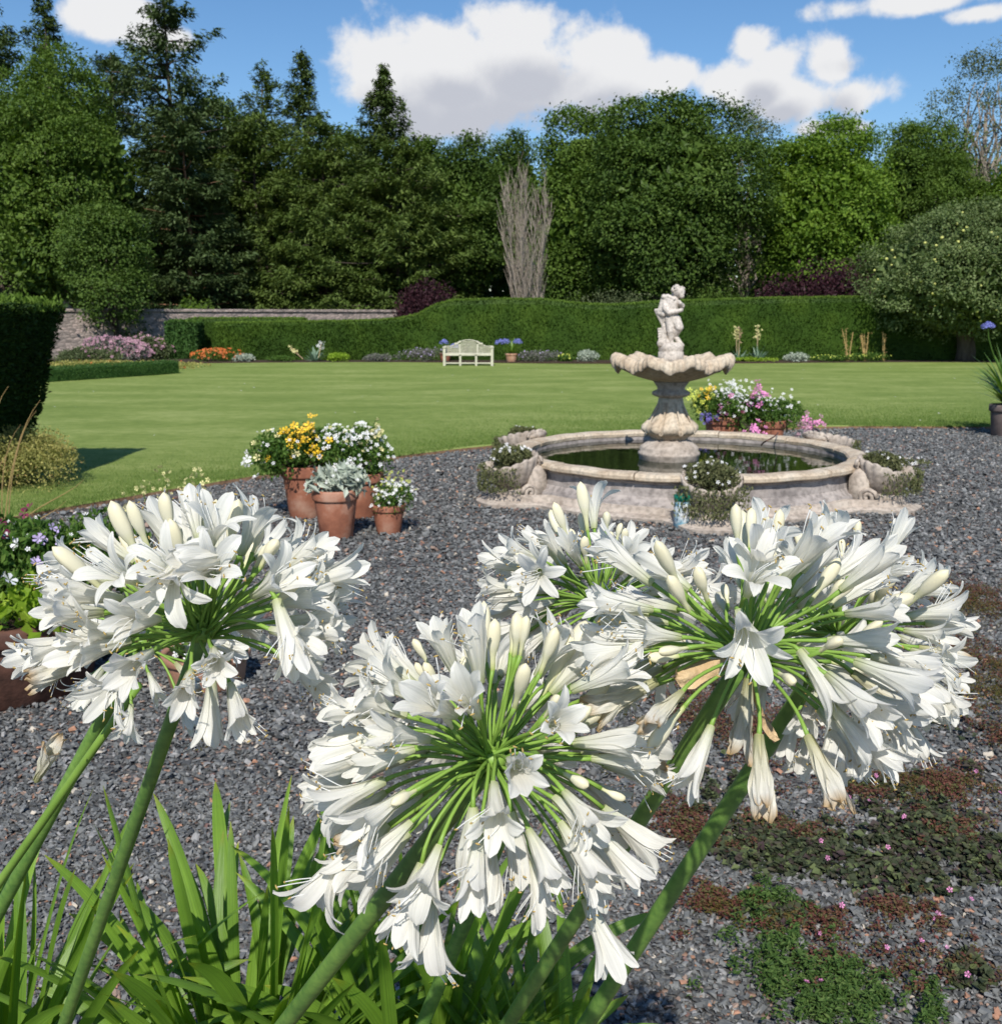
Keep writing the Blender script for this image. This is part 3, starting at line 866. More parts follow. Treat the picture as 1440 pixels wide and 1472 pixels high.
WG = 'trees of the wood behind the garden'
T = treepos
conifer('pine_tree', 'tall dark pine at the far left edge of the wood, its top out of frame', *T(5, -70, 50, 100), LM['blue'], 31, 24, 9, .05, .6, 46, WG, ragged=.25, nsz=.2, shape=.6)
conifer('larch_tree', 'slim feathery conifer spire rising behind the leafy tree on the left', *T(100, -12, 58, 80), LM['fir'], 32, 36, 8, .25, .5, 40, WG, ragged=.3, top=.2, shape=.8)
broadleaf('broadleaf_tree', 'broad leafy tree with bare grey limbs showing, reaching down to the stone wall', 'tree', *T(100, 92, 46, 128, 470), LM['mid'], 33, 64000, .17, 26, WG, bark='bark_pale', gap=.1)
conifer('fir_tree', 'tallest ragged fir left of centre with drooping tips against the sky', *T(262, -22, 53, 125), LM['blue'], 34, 30, 8, .12, .5, 44, WG, ragged=.38, shape=.62, top=.35, nsz=.2)
conifer('pine_tree', 'blue green pine in flat layers standing in front of the ragged fir', *T(278, 165, 47.5, 80), LM['blue'], 35, 15, 12, .02, .8, 60, WG, bark='bark_red', ragged=.15, shape=.35, top=.5, nsz=.17, upturn=.12)
conifer('larch_tree', 'thin larch top left of the pointed spruce pair', *T(392, 98, 60, 90), LM['larch'], 36, 32, 8, -.05, .5, 36, WG, ragged=.3, top=.25, shape=.7)
conifer('spruce_tree', 'dark spruce spire next to the thin larch top', *T(446, 74, 60, 105), LM['fir'], 37, 34, 9, .2, .4, 50, WG, ragged=.16, shape=.75)
conifer('spruce_tree', 'neat pointed spruce standing alone below the big white cloud', *T(558, 102, 56, 125), LM['fir'], 38, 36, 10, .1, .4, 60, WG, ragged=.12, shape=.78)
conifer('cypress_tree', 'olive green spreading conifer below the larch top', *T(375, 168, 52, 95), LM['larch'], 39, 26, 10, .12, .7, 46, WG, ragged=.2, shape=.45, top=.5)
conifer('hemlock_tree', 'yellow green conifer with sweeping fans below the spruce spire', *T(470, 185, 50, 100), LM['larch'], 40, 24, 11, .14, .8, 52, WG, ragged=.2, shape=.5, top=.5)
conifer('hemlock_tree', 'yellow green conifer with long low fans left of the bare poplar', *T(575, 205, 48.5, 92), LM['larch'], 41, 24, 11, .16, .8, 52, WG, ragged=.2, shape=.5, top=.5)
broadleaf('broadleaf_tree', 'dark blue green tree between the fanned conifer and the bare poplar', 'tree', *T(668, 205, 51, 72, 460), LM['dark'], 42, 34000, .19, 18, WG)
broadleaf('broadleaf_tree', 'dark narrow tree top showing behind the bare poplar', 'tree', *T(735, 188, 58, 52, 440), LM['dark'], 43, 22000, .2, 14, WG, gap=.15)
broadleaf('broadleaf_tree', 'rounded tree joined to the left side of the great chestnut', 'tree', *T(840, 172, 48, 88, 460), LM['mid'], 44, 44000, .19, 22, WG)
broadleaf('chestnut_tree', 'great domed chestnut tree above the fountain statue', 'tree', *T(950, 142, 46, 128, 455), LM['dark'], 45, 70000, .20, 34, WG)
broadleaf('broadleaf_tree', 'thin greyish tree with sky showing through right of the chestnut', 'tree', *T(1062, 152, 54, 72, 440), LM['grey'], 46, 26000, .16, 22, WG, gap=.35, bark='bark_pale')
broadleaf('maple_tree', 'bright mid green tree with pale leaf tiers right of the chestnut', 'tree', *T(1178, 185, 46, 108, 450), LM['light'], 47, 52000, .19, 28, WG, gap=.08)
broadleaf('broadleaf_tree', 'dark rounded tree behind and right of the bright green one', 'tree', *T(1305, 180, 52, 88, 440), LM['mid'], 48, 36000, .18, 22, WG)
broadleaf('ash_tree', 'tall airy ash with open branches at the top right of the wood', 'tree', *T(1392, 68, 56, 78, 330), LM['grey'], 49, 20000, .17, 30, WG, gap=.5, bark='bark_pale', depthfill=.4)
broadleaf('broadleaf_tree', 'leafy tree at the right edge below the ash', 'tree', *T(1470, 190, 50, 80, 440), LM['light'], 50, 26000, .18, 18, WG, gap=.1)
broadleaf('broadleaf_tree', 'dense low dark tree standing in front of the garden wall at left', 'tree', *T(165, 300, 37.5, 74, 505), LM['dark'], 51, 26000, .15, 12, WG, gap=.22)
broadleaf('birch_tree', 'slender grey green tree beside the ash with a bent pale stem', 'tree', *T(1338, 225, 50, 55, 430), LM['mid'], 52, 16000, .14, 18, WG, gap=.3, bark='bark_pale')

broadleaf('broadleaf_tree', 'green tree crown filling the gap between the ragged fir and the larch top', 'tree', *T(338, 150, 57, 70, 440), LM['mid'], 53, 26000, .2, 16, WG)
conifer('pine_tree', 'dark conifer showing between the leafy tree and the ragged fir', *T(185, 75, 56, 95), LM['fir'], 54, 26, 9, .12, .6, 44, WG, ragged=.2, shape=.6, top=.4)
broadleaf('broadleaf_tree', 'low green tree crown between the spruce spire and the neat spruce', 'tree', *T(508, 205, 58, 66, 440), LM['mid'], 55, 22000, .2, 14, WG)
broadleaf('broadleaf_tree', 'small tree crown right of the neat spruce', 'tree', *T(612, 205, 57, 50, 440), LM['mid'], 56, 16000, .2, 12, WG)
# the mass of the wood behind
R = rng(60); mb = MB()
C = np.array([[x, 66 + R.uniform(-4, 6), R.uniform(.5, 4.2) + (2.2 if x < -4 else 0)] for x in np.linspace(-66, 66, 60)])
P = []
for c in C:
    q = 1500; d = rs(q, R)
    P.append(c + d * np.array([3.4, 2.5, 4.8]) * (1 + R.normal(size=q)[:, None] * .1))
P = np.concatenate(P); P = P[P[:, 2] > 0]; m = len(P)
V, F = leafcloud(P, R.normal(size=(m, 3)) + np.array([0, 0, -.4]), R.uniform(.35, .7, m), R.uniform(.25, .45, m), R)
tag(MB().add(V, F).build('woodland', LM['dark']), 'far dark mass of the wood seen between the nearer trees', 'wood', kind='stuff')
# undergrowth
R = rng(61)
q = 60000
px = R.uniform(-42, 44, q); 
P = np.stack([px, 54 + R.uniform(0, 4, q), R.uniform(0, 1, q) ** 1.3 * (4.2 + 1.2 * np.sin(px * .9) + .8 * np.sin(px * 2.3))], 1)
V, F = leafcloud(P, R.normal(size=(q, 3)), R.uniform(.25, .5, q), R.uniform(.18, .34, q), R)
tag(MB().add(V, F).build('undergrowth', LM['dark']), 'dark undergrowth at the foot of the wood', 'undergrowth', kind='stuff')

# bare poplar: many upright leafless stems
R = rng(62); x, y, H, rad, low = T(760, 228, 42, 56)
t = empty('dead_poplar', (x, y, 0), 'leafless grey poplar with upright twigs behind the hedge', 'tree')
tb = MB(); tw = MB()
for s in range(22):
    a = R.uniform(0, 2 * PI); r = R.uniform(.1, 1) * rad
    h = H * R.uniform(.80, 1.05) * (1 - .2 * r / rad)
    p0 = (x + math.cos(a) * r * .2, y + math.sin(a) * r * .2, -.02); p1 = (x + math.cos(a) * r * 1.0, y + math.sin(a) * r * 1.0, h)
    pts = limb(tb, p0, p1, R.uniform(.010, .028), .009, R, 9, 5, .016)
    for b in range(48):
        i = R.integers(2, 9); q = np.array(pts[i]) + (np.array(pts[i + 1]) - np.array(pts[i])) * R.uniform()
        aa = R.uniform(0, 2 * PI); l = R.uniform(.4, 1.4) * (1 - i / 16)
        e = q + np.array([math.cos(aa) * l * .32, math.sin(aa) * l * .32, l])
        limb(tw, q, e, .011, .006, R, 2, 3, .05)
tb.build('trunk', M['bark_pale'], t); tag(tw.build('twigs', M['bark_pale'], t), kind='stuff')


def shrub(name, label, cat, x, y, rx, ry, h, lmat, seed, n=5000, leaf=.05, z0=.0, group=None, fl=None, stems=True, lobes=9, flat=.3, aspect=.5, ux=0):
    """low mound of leaves, with optional blossoms fl=[(mat,n,size)]"""
    R = rng(seed); t = empty(name, (x, y, z0), label, cat, group)
    C = R.uniform(-1, 1, (lobes, 3)) * np.array([.55, .55, 0]); C[:, 2] = R.uniform(.25, .5, lobes); C = np.vstack([C, [0, 0, .5]])
    pick = R.integers(0, len(C), n)
    d = rs(n, R); d[:, 2] = np.abs(d[:, 2]) * np.where(R.uniform(size=n) < .8, 1, -1)
    pp = C[pick] + d * (.45 * (R.uniform(.35, 1.1, n) ** .5))[:, None]
    P = np.array([x, y, z0]) + pp * np.array([rx, ry, h])
    P = P[P[:, 2] > z0]; m = len(P); dd = d[:m]
    D = R.normal(size=(m, 3)) * .5 + dd + np.array([ux, 0, .5])
    ln = leaf * R.uniform(.6, 1.4, m)
    V, F = leafcloud(P, D, ln, ln * aspect * R.uniform(.7, 1.3, m), R, .15)
    MB().add(V, F).build('foliage', lmat, t)
    if stems:
        tb = MB()
        for q in range(9):
            e = np.array([x, y, z0]) + (C[q % len(C)] * .9) * np.array([rx, ry, h])
            limb(tb, (x + R.normal() * rx * .15, y + R.normal() * ry * .15, z0 - .02), e, .012 * max(1, h), .004, R, 3, 4, .1)
        tb.build('stems', M['bark'], t)
    for (fm, fn, fs, *bias) in (fl or []):
        pick = R.integers(0, len(C), fn); d = rs(fn, R); d[:, 2] = np.abs(d[:, 2]); 
        b = np.array(bias[0]) if bias else np.zeros(3); sp = bias[1] if len(bias) > 1 else 1.0
        if len(bias) > 1:
            P = np.array([x, y, z0]) + (b + R.normal(size=(fn, 3)) * sp * np.array([1, .7, .8])) * np.array([rx, ry, h])
        else:
            P = np.array([x, y, z0]) + (C[pick] + d * .5) * np.array([rx, ry, h])
        nn = d + np.array([0, -.9, .5])
        V, F = blossoms(P, nn, fs * R.uniform(.6, 1.2, fn), R)
        tag(MB().add(V, F).build('blossoms', fm, t), kind='stuff')
    return t


def fm(name, c, v=.25):
    return islandmat(name, [(0, tuple(x * (1 - v) for x in c)), (.35, c), (.7, tuple(min(.9, x * (1 + v)) for x in c))], .6)


FM = dict(yellow=fm('yellow_blossom', (.80, .48, .02)), paleyellow=fm('pale_yellow_blossom', (.68, .62, .28)), orange=fm('orange_blossom', (.55, .13, .02)),
          pink=fm('pink_blossom', (.62, .22, .42)), palepink=fm('pale_pink_blossom', (.36, .19, .24)), maroon=fm('maroon_blossom', (.16, .012, .05)),
          violet=fm('violet_blossom', (.14, .11, .40)), lilac=fm('lilac_blossom', (.45, .36, .58)), blue=fm('blue_blossom', (.17, .19, .50)),
          white=M['white_fl'], straw=fm('straw', (.40, .27, .10)), buff=fm('buff_seed', (.42, .30, .18)), lime=fm('lime_blossom', (.50, .55, .08)))

# purple and pale shrubs behind the hedge
x, y, H, rad, low = T(612, 398, 39, 46)
shrub('purple_shrub', 'round purple leaved shrub where the hedge curves upwards', 'shrub', x, y, rad * 1.15, 1.0, H * 1.05, LM['purple'], 71, 6500, .13)
x, y, H, rad, low = T(1170, 378, 38.5, 78)
shrub('purple_shrub', 'wide dark purple shrub behind the hedge beside the apple tree', 'shrub', x, y, rad * 1.4, 1.3, H * 1.12, LM['purple'], 72, 9000, .13)
for i, (px, tp, hw, nm) in enumerate([(860, 418, 40, 'pale green shrub tips just above the dip in the hedge'), (905, 420, 34, 'grey green shrub showing behind the hedge left of the statue'),
                                       (1035, 415, 38, 'small green shrub peeping over the hedge right of the statue')]):
    x, y, H, rad, low = T(px, tp, 36.5, hw)
    shrub('shrub', nm, 'shrub', x, y, rad * 1.5, .6, H * 1.1, LM['grey'] if i < 2 else LM['mid'], 73 + i, 2600, .09)
x, y, H, rad, low = T(283, 432, 43, 24)
shrub('climber', 'pale green climber growing over the stone wall', 'shrub', x, y - .8, rad * 1.5, .7, H * 1.15, LM['light'], 77, 3000, .1)

# ------------------------------------------------------------------ garden wall
M['wallstone'] = None
def wall_material():
    m, N, L, b = mat('rubble_wall')
    t = N.new('ShaderNodeTexCoord'); mp = N.new('ShaderNodeMapping'); mp.inputs['Scale'].default_value = (1, 1, 2.0)
    L.new(t.outputs['Object'], mp.inputs[0])
    v = N.new('ShaderNodeTexVoronoi'); v.inputs['Scale'].default_value = 5.5; L.new(mp.outputs[0], v.inputs['Vector'])
    sp = N.new('ShaderNodeSeparateColor'); L.new(v.outputs['Color'], sp.inputs[0])
    r = ramp(N, [(0, (.20, .17, .15)), (.5, (.33, .27, .235)), (1, (.42, .33, .29))]); L.new(sp.outputs[0], r.inputs[0])
    v2 = N.new('ShaderNodeTexVoronoi'); v2.feature = 'DISTANCE_TO_EDGE'; v2.inputs['Scale'].default_value = 5.5; L.new(mp.outputs[0], v2.inputs['Vector'])
    r2 = ramp(N, [(0, (.55, .55, .55)), (.09, (1, 1, 1))]); L.new(v2.outputs['Distance'], r2.inputs[0])
    mm = N.new('ShaderNodeMix'); mm.data_type = 'RGBA'; mm.blend_type = 'MULTIPLY'; mm.inputs['Factor'].default_value = 1
    L.new(r.outputs[0], mm.inputs['A']); L.new(r2.outputs[0], mm.inputs['B']); L.new(mm.outputs['Result'], b.inputs['Base Color'])
    b.inputs['Roughness'].default_value = .95
    bp = N.new('ShaderNodeBump'); bp.inputs['Strength'].default_value = .8; bp.inputs['Distance'].default_value = .04
    L.new(v2.outputs['Distance'], bp.inputs['Height']); L.new(bp.outputs[0], b.inputs['Normal'])
    return m


M['wallstone'] = wall_material()
a = aty(-150, 450, 33.5); b_ = aty(650, 450, 47)
c = (a + b_) / 2; dv = b_ - a; ang = math.atan2(dv.y, dv.x); ln_ = math.hypot(dv.x, dv.y)
t = empty('garden_wall', (c.x, c.y, 0), 'long low rubble stone wall with flat coping behind the left hedge', 'wall')
V, F = box(c.x, c.y, .81, ln_, .4, 1.7, ang); MB().add(V, F).build('wall', M['wallstone'], t)
mb = MB()
nc = 52
for i in range(nc):
    f = (i + .5) / nc; p = a + dv * f
    mb.add(*box(p.x, p.y, 1.72 + random.Random(i).uniform(-.006, .006), ln_ / nc - .015, .52, .11, ang, .015))
mb.build('coping', M['wallstone'], t)

# ------------------------------------------------------------------ hedges
def hedge(name, label, xs, y0f, topf, depth, seed, lm, dens=700, leaf=.055, top_extra=True, z0=.03, cat='hedge', ends=True, bulge=.03, tl=None):
    """clipped hedge along a line: xs centre points [(x,y)], heights topf(i). A leafy skin over a solid core"""
    R = rng(seed); n = len(xs)
    t = empty(name, (xs[n // 2][0], xs[n // 2][1], 0), label, cat)
    P = np.array(xs, float)
    T_ = np.gradient(P, axis=0); T_ = unit(T_); Nn = np.stack([T_[:, 1], -T_[:, 0]], 1)   # toward the camera for +x runs
    H = np.array([topf(i) for i in range(n)])
    prof = [(-.5, 0), (-.5, .5), (-.49, .93), (-.43, 1.0), (0, 1.012), (.43, 1.0), (.49, .93), (.5, .5), (.5, 0)]
    V = []
    for i in range(n):
        for (o, k) in prof:
            q = P[i] - Nn[i] * o * (depth - .06)
            V.append([q[0], q[1], z0 + (H[i] - z0 - .03) * k])
    m = len(prof); F = []
    for i in range(n - 1):
        for j in range(m - 1):
            F.append([i * m + j, i * m + j + 1, (i + 1) * m + j + 1, (i + 1) * m + j])
    F.append(list(range(m))); F.append([(n - 1) * m + j for j in range(m - 1, -1, -1)])
    MB().add(np.array(V), F).build('core', lm, t)
    # skin
    seg = np.linalg.norm(np.diff(P, axis=0), axis=1); cum = np.concatenate([[0], np.cumsum(seg)]); Lt = cum[-1]
    def at(s):
        x = np.interp(s, cum, P[:, 0]); y = np.interp(s, cum, P[:, 1]); h = np.interp(s, cum, H)
        nx = np.interp(s, cum, Nn[:, 0]); ny = np.interp(s, cum, Nn[:, 1])
        return x, y, h, nx, ny
    parts = []
    for side in (1, -1):
        q = int(dens * Lt * H.mean() * (1 if side > 0 else .35)); s = R.uniform(0, Lt, q); x, y, h, nx, ny = at(s); z = z0 + (h - z0) * R.uniform(0, 1, q)
        o = depth / 2 + bulge * np.sin(s * 2.1 + z * 3) * np.sin(z * 4 + s * .7) + R.normal(size=q) * .018
        pp = np.stack([x + nx * o * side, y + ny * o * side, z], 1)
        dd = np.stack([nx * side, ny * side, np.full(q, .5)], 1) + R.normal(size=(q, 3)) * .55
        parts.append((pp, dd))
    q = int(dens * Lt * depth * 1.0); s = R.uniform(0, Lt, q); x, y, h, nx, ny = at(s); o = R.uniform(-.5, .5, q) * depth
    top = (np.stack([x + nx * o, y + ny * o, h + R.normal(size=q) * .018], 1), np.stack([nx * 0, ny * 0, np.ones(q)], 1) + R.normal(size=(q, 3)) * .5)
    for e, sg in ((0, -1), (n - 1, 1)):
        q = int(dens * depth * H[e]); o = R.uniform(-.5, .5, q) * depth; z = R.uniform(z0, H[e], q)
        pp = np.stack([P[e, 0] + Nn[e, 0] * o + sg * T_[e, 0] * .02, P[e, 1] + Nn[e, 1] * o + sg * T_[e, 1] * .02, z], 1)
        dd = np.tile([sg * T_[e, 0], sg * T_[e, 1], .5], (q, 1)) + R.normal(size=(q, 3)) * .55
        parts.append((pp, dd))
    PP = np.concatenate([p for p, d in parts]); DD = np.concatenate([d for p, d in parts]); mcount = len(PP)
    ln = leaf * R.uniform(.6, 1.5, mcount)
    V, F = leafcloud(PP, DD, ln, ln * .42, R, .1)
    MB().add(V, F).build('foliage', lm, t)
    ln = leaf * R.uniform(.6, 1.6, len(top[0]))
    V, F = leafcloud(top[0], top[1], ln, ln * .4, R, .1)
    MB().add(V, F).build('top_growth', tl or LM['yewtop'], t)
    return t


HY = 34.3
def hx(px, y=HY): return aty(px, 450, y).x
def hz_(px, py): return aty(px, py, HY - .6).z
pxs = np.concatenate([np.linspace(312, 560, 16), np.linspace(570, 665, 16), np.linspace(680, 1700, 60)])
top_px = [(312, 464), (440, 462), (520, 461), (570, 458), (600, 452), (625, 438), (650, 431), (720, 429), (790, 430), (830, 436), (880, 438), (930, 434), (1000, 431), (1100, 428), (1240, 426), (1500, 425), (1700, 425)]
tp = np.interp(pxs, [a for a, b in top_px], [b for a, b in top_px])
Hs = [hz_(a, b) for a, b in zip(pxs, tp)]
hedge('yew_hedge', 'long clipped yew hedge with a wavy top behind the lawn', [(hx(a), HY) for a in pxs], None, lambda i: Hs[i], 1.2, 80, LM['yew'], 900, .06)
h2 = aty(290, 457, 37).z
hedge('yew_hedge', 'short taller yew block stepped behind the left end of the long hedge', [(hx(276, 36.5) + i * .5, 36.5) for i in range(9)], None, lambda i: h2, 1.0, 81, LM['yew'], 700, .06)
h3 = aty(260, 461, 35).z
hedge('leafy_hedge', 'rounded large leaved green hedge end beside the flower border', [(hx(243, 35) + i * .2, 35) for i in range(6)], None, lambda i: h3 * (.97 if i in (0, 5) else 1), 1.0, 82, LM['box'], 700, .10, tl=LM['plant'])
# low box edging at left
p0 = gnd(60, 553); p1 = gnd(250, 539)
pts = [(p0.x + (p1.x - p0.x) * f, p0.y + (p1.y - p0.y) * f) for f in np.linspace(-.5, 1, 16)]
hedge('box_edging', 'low clipped box edging along the left flower border', pts, None, lambda i: .38, .42, 83, LM['box'], 1800, .035, tl=LM['box'])

# topiary block, wider at the top
def topiary(name, label, cx, cy, wb, wt, H, seed, lm, depth=1.0, dens=2600):
    R = rng(seed); t = empty(name, (cx, cy, 0), label, 'topiary')
    def prof(k): return (wb + (wt - wb) * k ** .8) / 2
    V = []; F = []
    ks = np.linspace(0, 1, 9)
    for k in ks:
        a = prof(k) - .04
        for (sx, sy) in ((-1, -1), (1, -1), (1, 1), (-1, 1)):
            V.append([cx + sx * a, cy + sy * a * depth, .03 + (H - .07) * k])
    for r in range(8):
        for i in range(4):
            j = (i + 1) % 4; F.append([r * 4 + i, r * 4 + j, r * 4 + 4 + j, r * 4 + 4 + i])
    F.append([32, 33, 34, 35]); F.append([3, 2, 1, 0])
    MB().add(np.array(V), F).build('core', lm, t)
    P = []; D = []
    for (nx, ny) in ((0, -1), (1, 0), (0, 1), (-1, 0)):
        q = int(dens * wt * H); k = R.uniform(0, 1, q); a = (wb + (wt - wb) * k ** .8) / 2; s = R.uniform(-1, 1, q) * a; o = a + R.normal(size=q) * .015 + .02 * np.sin(s * 5 + k * 9)
        P.append(np.stack([cx + nx * o + (s if nx == 0 else 0), cy + (ny * o + (s if ny == 0 else 0)) * depth, .03 + H * k], 1)); D.append(np.tile([nx, ny, .2], (q, 1)) + R.normal(size=(q, 3)) * .5)
    P = np.concatenate(P); D = np.concatenate(D); m = len(P); ln = .045 * R.uniform(.6, 1.5, m)
    MB().add(*leafcloud(P, D, ln, ln * .42, R, .1)).build('foliage', lm, t)
    q = int(dens * wt * wt * 1.4); P = np.stack([cx + R.uniform(-.5, .5, q) * wt * 1.01, cy + R.uniform(-.5, .5, q) * wt * 1.01 * depth, H + np.abs(R.normal(size=q)) * .05 - .03], 1)
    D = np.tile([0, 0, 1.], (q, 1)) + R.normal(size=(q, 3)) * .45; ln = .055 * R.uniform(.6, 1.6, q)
    MB().add(*leafcloud(P, D, ln, ln * .4, R, .1)).build('top_growth', LM['yewtop'], t)


LM['yewshade'] = leafmat('shaded_yew', [(0, (.012, .028, .006)), (.6, (.026, .056, .010)), (1, (.05, .095, .018))], .6, .08, noise=.4, nscale=2)  # darker copy of the yew; shade on the block's sides is in the colour
topiary('yew_topiary', 'dark flaring clipped yew block with a bright top at the left edge', -5.22, 9.1, 1.0, 1.92, 1.66, 85, LM['yewshade'], .92, 3600)

# ------------------------------------------------------------------ apple tree
x, y, H, rad, low = T(1392, 300, 33.3, 162, 505)
t = broadleaf('apple_tree', 'spreading apple tree with pale fruit at the right of the lawn', 'tree', x, y, H, rad, .5, LM['apple'], 90, 80000, .12, 34, None, gap=.0, ry=rad * .9, trunk_r=.34, depthfill=.35)
R = rng(91)
prf = [(.002, -.032), (.02, -.03), (.034, -.012), (.036, .006), (.028, .024), (.012, .03), (.003, .024)]
am = MB().add(*lathe(prf, 10)).mesh('apple', True)
am.materials.append(noisemat('apple_skin', [(.3, (.42, .46, .10)), (.7, (.62, .60, .20))], 12, .4, 0))
cz = (H + .95) / 2; hzz = (H - .95) / 2
for i in range(98):
    d = rs(1, R)[0]; d[1] = -abs(d[1]) * .9 - .1; d[2] = d[2] * .8 - .15; d /= np.linalg.norm(d)
    o = link('apple', am, None, t, False)
    o.location = Vector((d[0] * rad * R.uniform(.75, .98), d[1] * rad * .9 * R.uniform(.8, .98), cz + d[2] * hzz * R.uniform(.8, .98)))
    s = R.uniform(1.0, 1.5); o.scale = (s, s, s)

# ------------------------------------------------------------------ fountain
FT = empty('fountain', (PC.x, PC.y, 0), 'weathered stone fountain with scalloped bowl and cherub in a round basin', 'fountain')
RO, RI, RZ = 1.55, 1.38, .36
shell_az = [math.radians(a) for a in (-94, -36, 27, 86, 146, 207)]


def jit(seed, amp):
    R = rng(seed); ph = R.uniform(0, 6.28, 6)
    def f(th, k, r, z):
        return r + amp * (np.sin(7 * th + ph[0]) + np.sin(17 * th + ph[1] + 5 * k) * .6 + np.sin(41 * th + ph[2]) * .35), z + amp * .5 * np.sin(11 * th + ph[3] + 3 * k)
    return f


def plinth_f(th, k, r, z):
    b = np.zeros_like(th)
    for a in shell_az:
        d = (th - a + PI) % (2 * PI) - PI
        b += np.exp(-(d / .145) ** 4) * .34
    return r + b * (.9 if k > .4 else 1) + .006 * np.sin(23 * th), z


V, F = lathe([(1.670, -.02), (1.770, -.02), (1.780, .035), (1.740, .05), (1.690, .055), (1.670, .10), (1.630, .105)], 240, FC.x, FC.y, fr=plinth_f, cap=False)
MB().add(V, F).build('plinth', M['stone'], FT, smooth=False)
V, F = lathe([(1.640, .06), (1.620, .12), (1.595, .13), (1.560, .17), (1.555, .27), (1.580, .285), (1.570, .30), (1.450, .30), (1.430, .02), (1.520, 0)], 180, FC.x, FC.y, fr=jit(2, .002), closed=True)
MB().add(V, F).build('basin_wall', M['stone_wall'], FT, smooth=False)
mb = MB()
nseg = 12
for sg in range(nseg):            # coping stones with joints
    a0 = 2 * PI * sg / nseg + .004 + .1; a1 = 2 * PI * (sg + 1) / nseg - .004 + .1
    prof = [(1.470, .295), (1.600, .297), (1.623, .31), (1.626, .335), (1.615, .352), (1.590, .360), (1.500, .362), (1.455, .352), (1.442, .335), (1.448, .305)]
    na = 16; V = []
    for q in range(na + 1):
        a = a0 + (a1 - a0) * q / na
        for (r, z) in prof:
            rr = r + .003 * math.sin(a * 31 + sg) ; zz = z + .003 * math.sin(a * 19 + sg * 2)
            V.append([FC.x + rr * math.cos(a), FC.y + rr * math.sin(a), zz])
    m = len(prof); F = []
    for q in range(na):
        for j in range(m):
            k = (j + 1) % m; F.append([q * m + j, (q + 1) * m + j, (q + 1) * m + k, q * m + k])
    F.append(list(range(m))); F.append([na * m + j for j in range(m - 1, -1, -1)])
    mb.add(np.array(V), F)
mb.build('rim', M['stone_warm'], FT)
V, F = lathe([(0.01, .10), (1.440, .10)], 64, FC.x, FC.y, cap=False)
MB().add(V, F).build('basin_floor', M['stone_wall'], FT)

m, N_, L_, b = mat('pond_water')
b.inputs['Base Color'].default_value = (.012, .018, .006, 1); b.inputs['Roughness'].default_value = .03; b.inputs['IOR'].default_value = 1.33
b.inputs['Specular IOR Level'].default_value = .5
nz_ = N_.new('ShaderNodeTexNoise'); nz_.inputs['Scale'].default_value = 7; nz_.inputs['Detail'].default_value = 3
tcx = N_.new('ShaderNodeTexCoord'); L_.new(tcx.outputs['Object'], nz_.inputs['Vector'])
bp = N_.new('ShaderNodeBump'); bp.inputs['Strength'].default_value = .06; bp.inputs['Distance'].default_value = .02
L_.new(nz_.outputs[0], bp.inputs['Height']); L_.new(bp.outputs[0], b.inputs['Normal'])
V, F = lathe([(0.001, 0), (.4, 0), (.9, 0), (1.446, 0)], 96, FC.x, FC.y, .268, cap=False)
tag(MB().add(V, F).build('water', m, smooth=True), kind='structure')


def flute(nl, amp, k0=0, k1=1):
    def f(th, k, r, z):
        w = 1.0 if k0 <= k <= k1 else .15
        return r * (1 + amp * w * np.cos(nl * th)), z
    return f


cx, cy = PC.x, PC.y
V, F = lathe([(.27, .12), (.275, .30), (.285, .315), (.285, .335), (.268, .345), (.272, .375), (.262, .39), (.235, .41), (.20, .44), (.165, .455), (.15, .46)], 72, cx, cy, fr=jit(5, .0015))
MB().add(V, F).build('pedestal_base', M['stone'], FT, smooth=True)
# bulbous scrolled foot with acanthus ribs
def bulb(th, k, r, z):
    w = math.sin(PI * min(1, max(0, k))) ** .6
    lob = np.abs(np.cos(4 * th + .35)) ** .6
    return r * (1 + w * (.13 * (lob - .5) + .035 * np.cos(16 * th))), z - w * .012 * (1 - lob)
V, F = lathe([(.165, .455), (.17, .475), (.185, .49), (.205, .505), (.232, .525), (.245, .555), (.238, .585), (.215, .61), (.185, .64), (.155, .675), (.135, .71), (.122, .75), (.114, .80), (.110, .845)], 128, cx, cy, fr=bulb)
MB().add(V, F).build('pedestal_foot', M['stone_warm'], FT, smooth=True)
mb = MB()
for i in range(8):               # scroll volutes on the foot
    a = 2 * PI * i / 8 + .29
    ctr = Vector((cx + math.cos(a) * .232, cy + math.sin(a) * .232, .525)); tn = Vector((-math.sin(a), math.cos(a), 0)); rd = Vector((math.cos(a), math.sin(a), 0))
    pts = []
    for q in range(15):
        w = q / 14 * 3.6 * PI; rr = .028 * (1 - q / 17)
        pts.append(ctr + tn * math.cos(w) * rr + Vector((0, 0, 1)) * math.sin(w) * rr + rd * .004)
    mb.add(*tube(pts, .006, 5))
    mb.add(*tube(bez(ctr + Vector((0, 0, .03)), ctr + Vector((0, 0, .10)) - rd * .03, Vector((cx, cy, .70)) + rd * .16, Vector((cx, cy, .78)) + rd * .12, 8), .008, 5))
mb.build('scroll_carving', M['stone_warm'], FT, smooth=True)
V, F = lathe([(.110, .845), (.135, .85), (.165, .865), (.172, .88), (.165, .895), (.14, .905), (.125, .915), (.128, .935), (.145, .96), (.155, .975), (.165, .985)], 72, cx, cy, fr=flute(18, .035, .1, .5))
MB().add(V, F).build('pedestal_collar', M['stone'], FT, smooth=True)


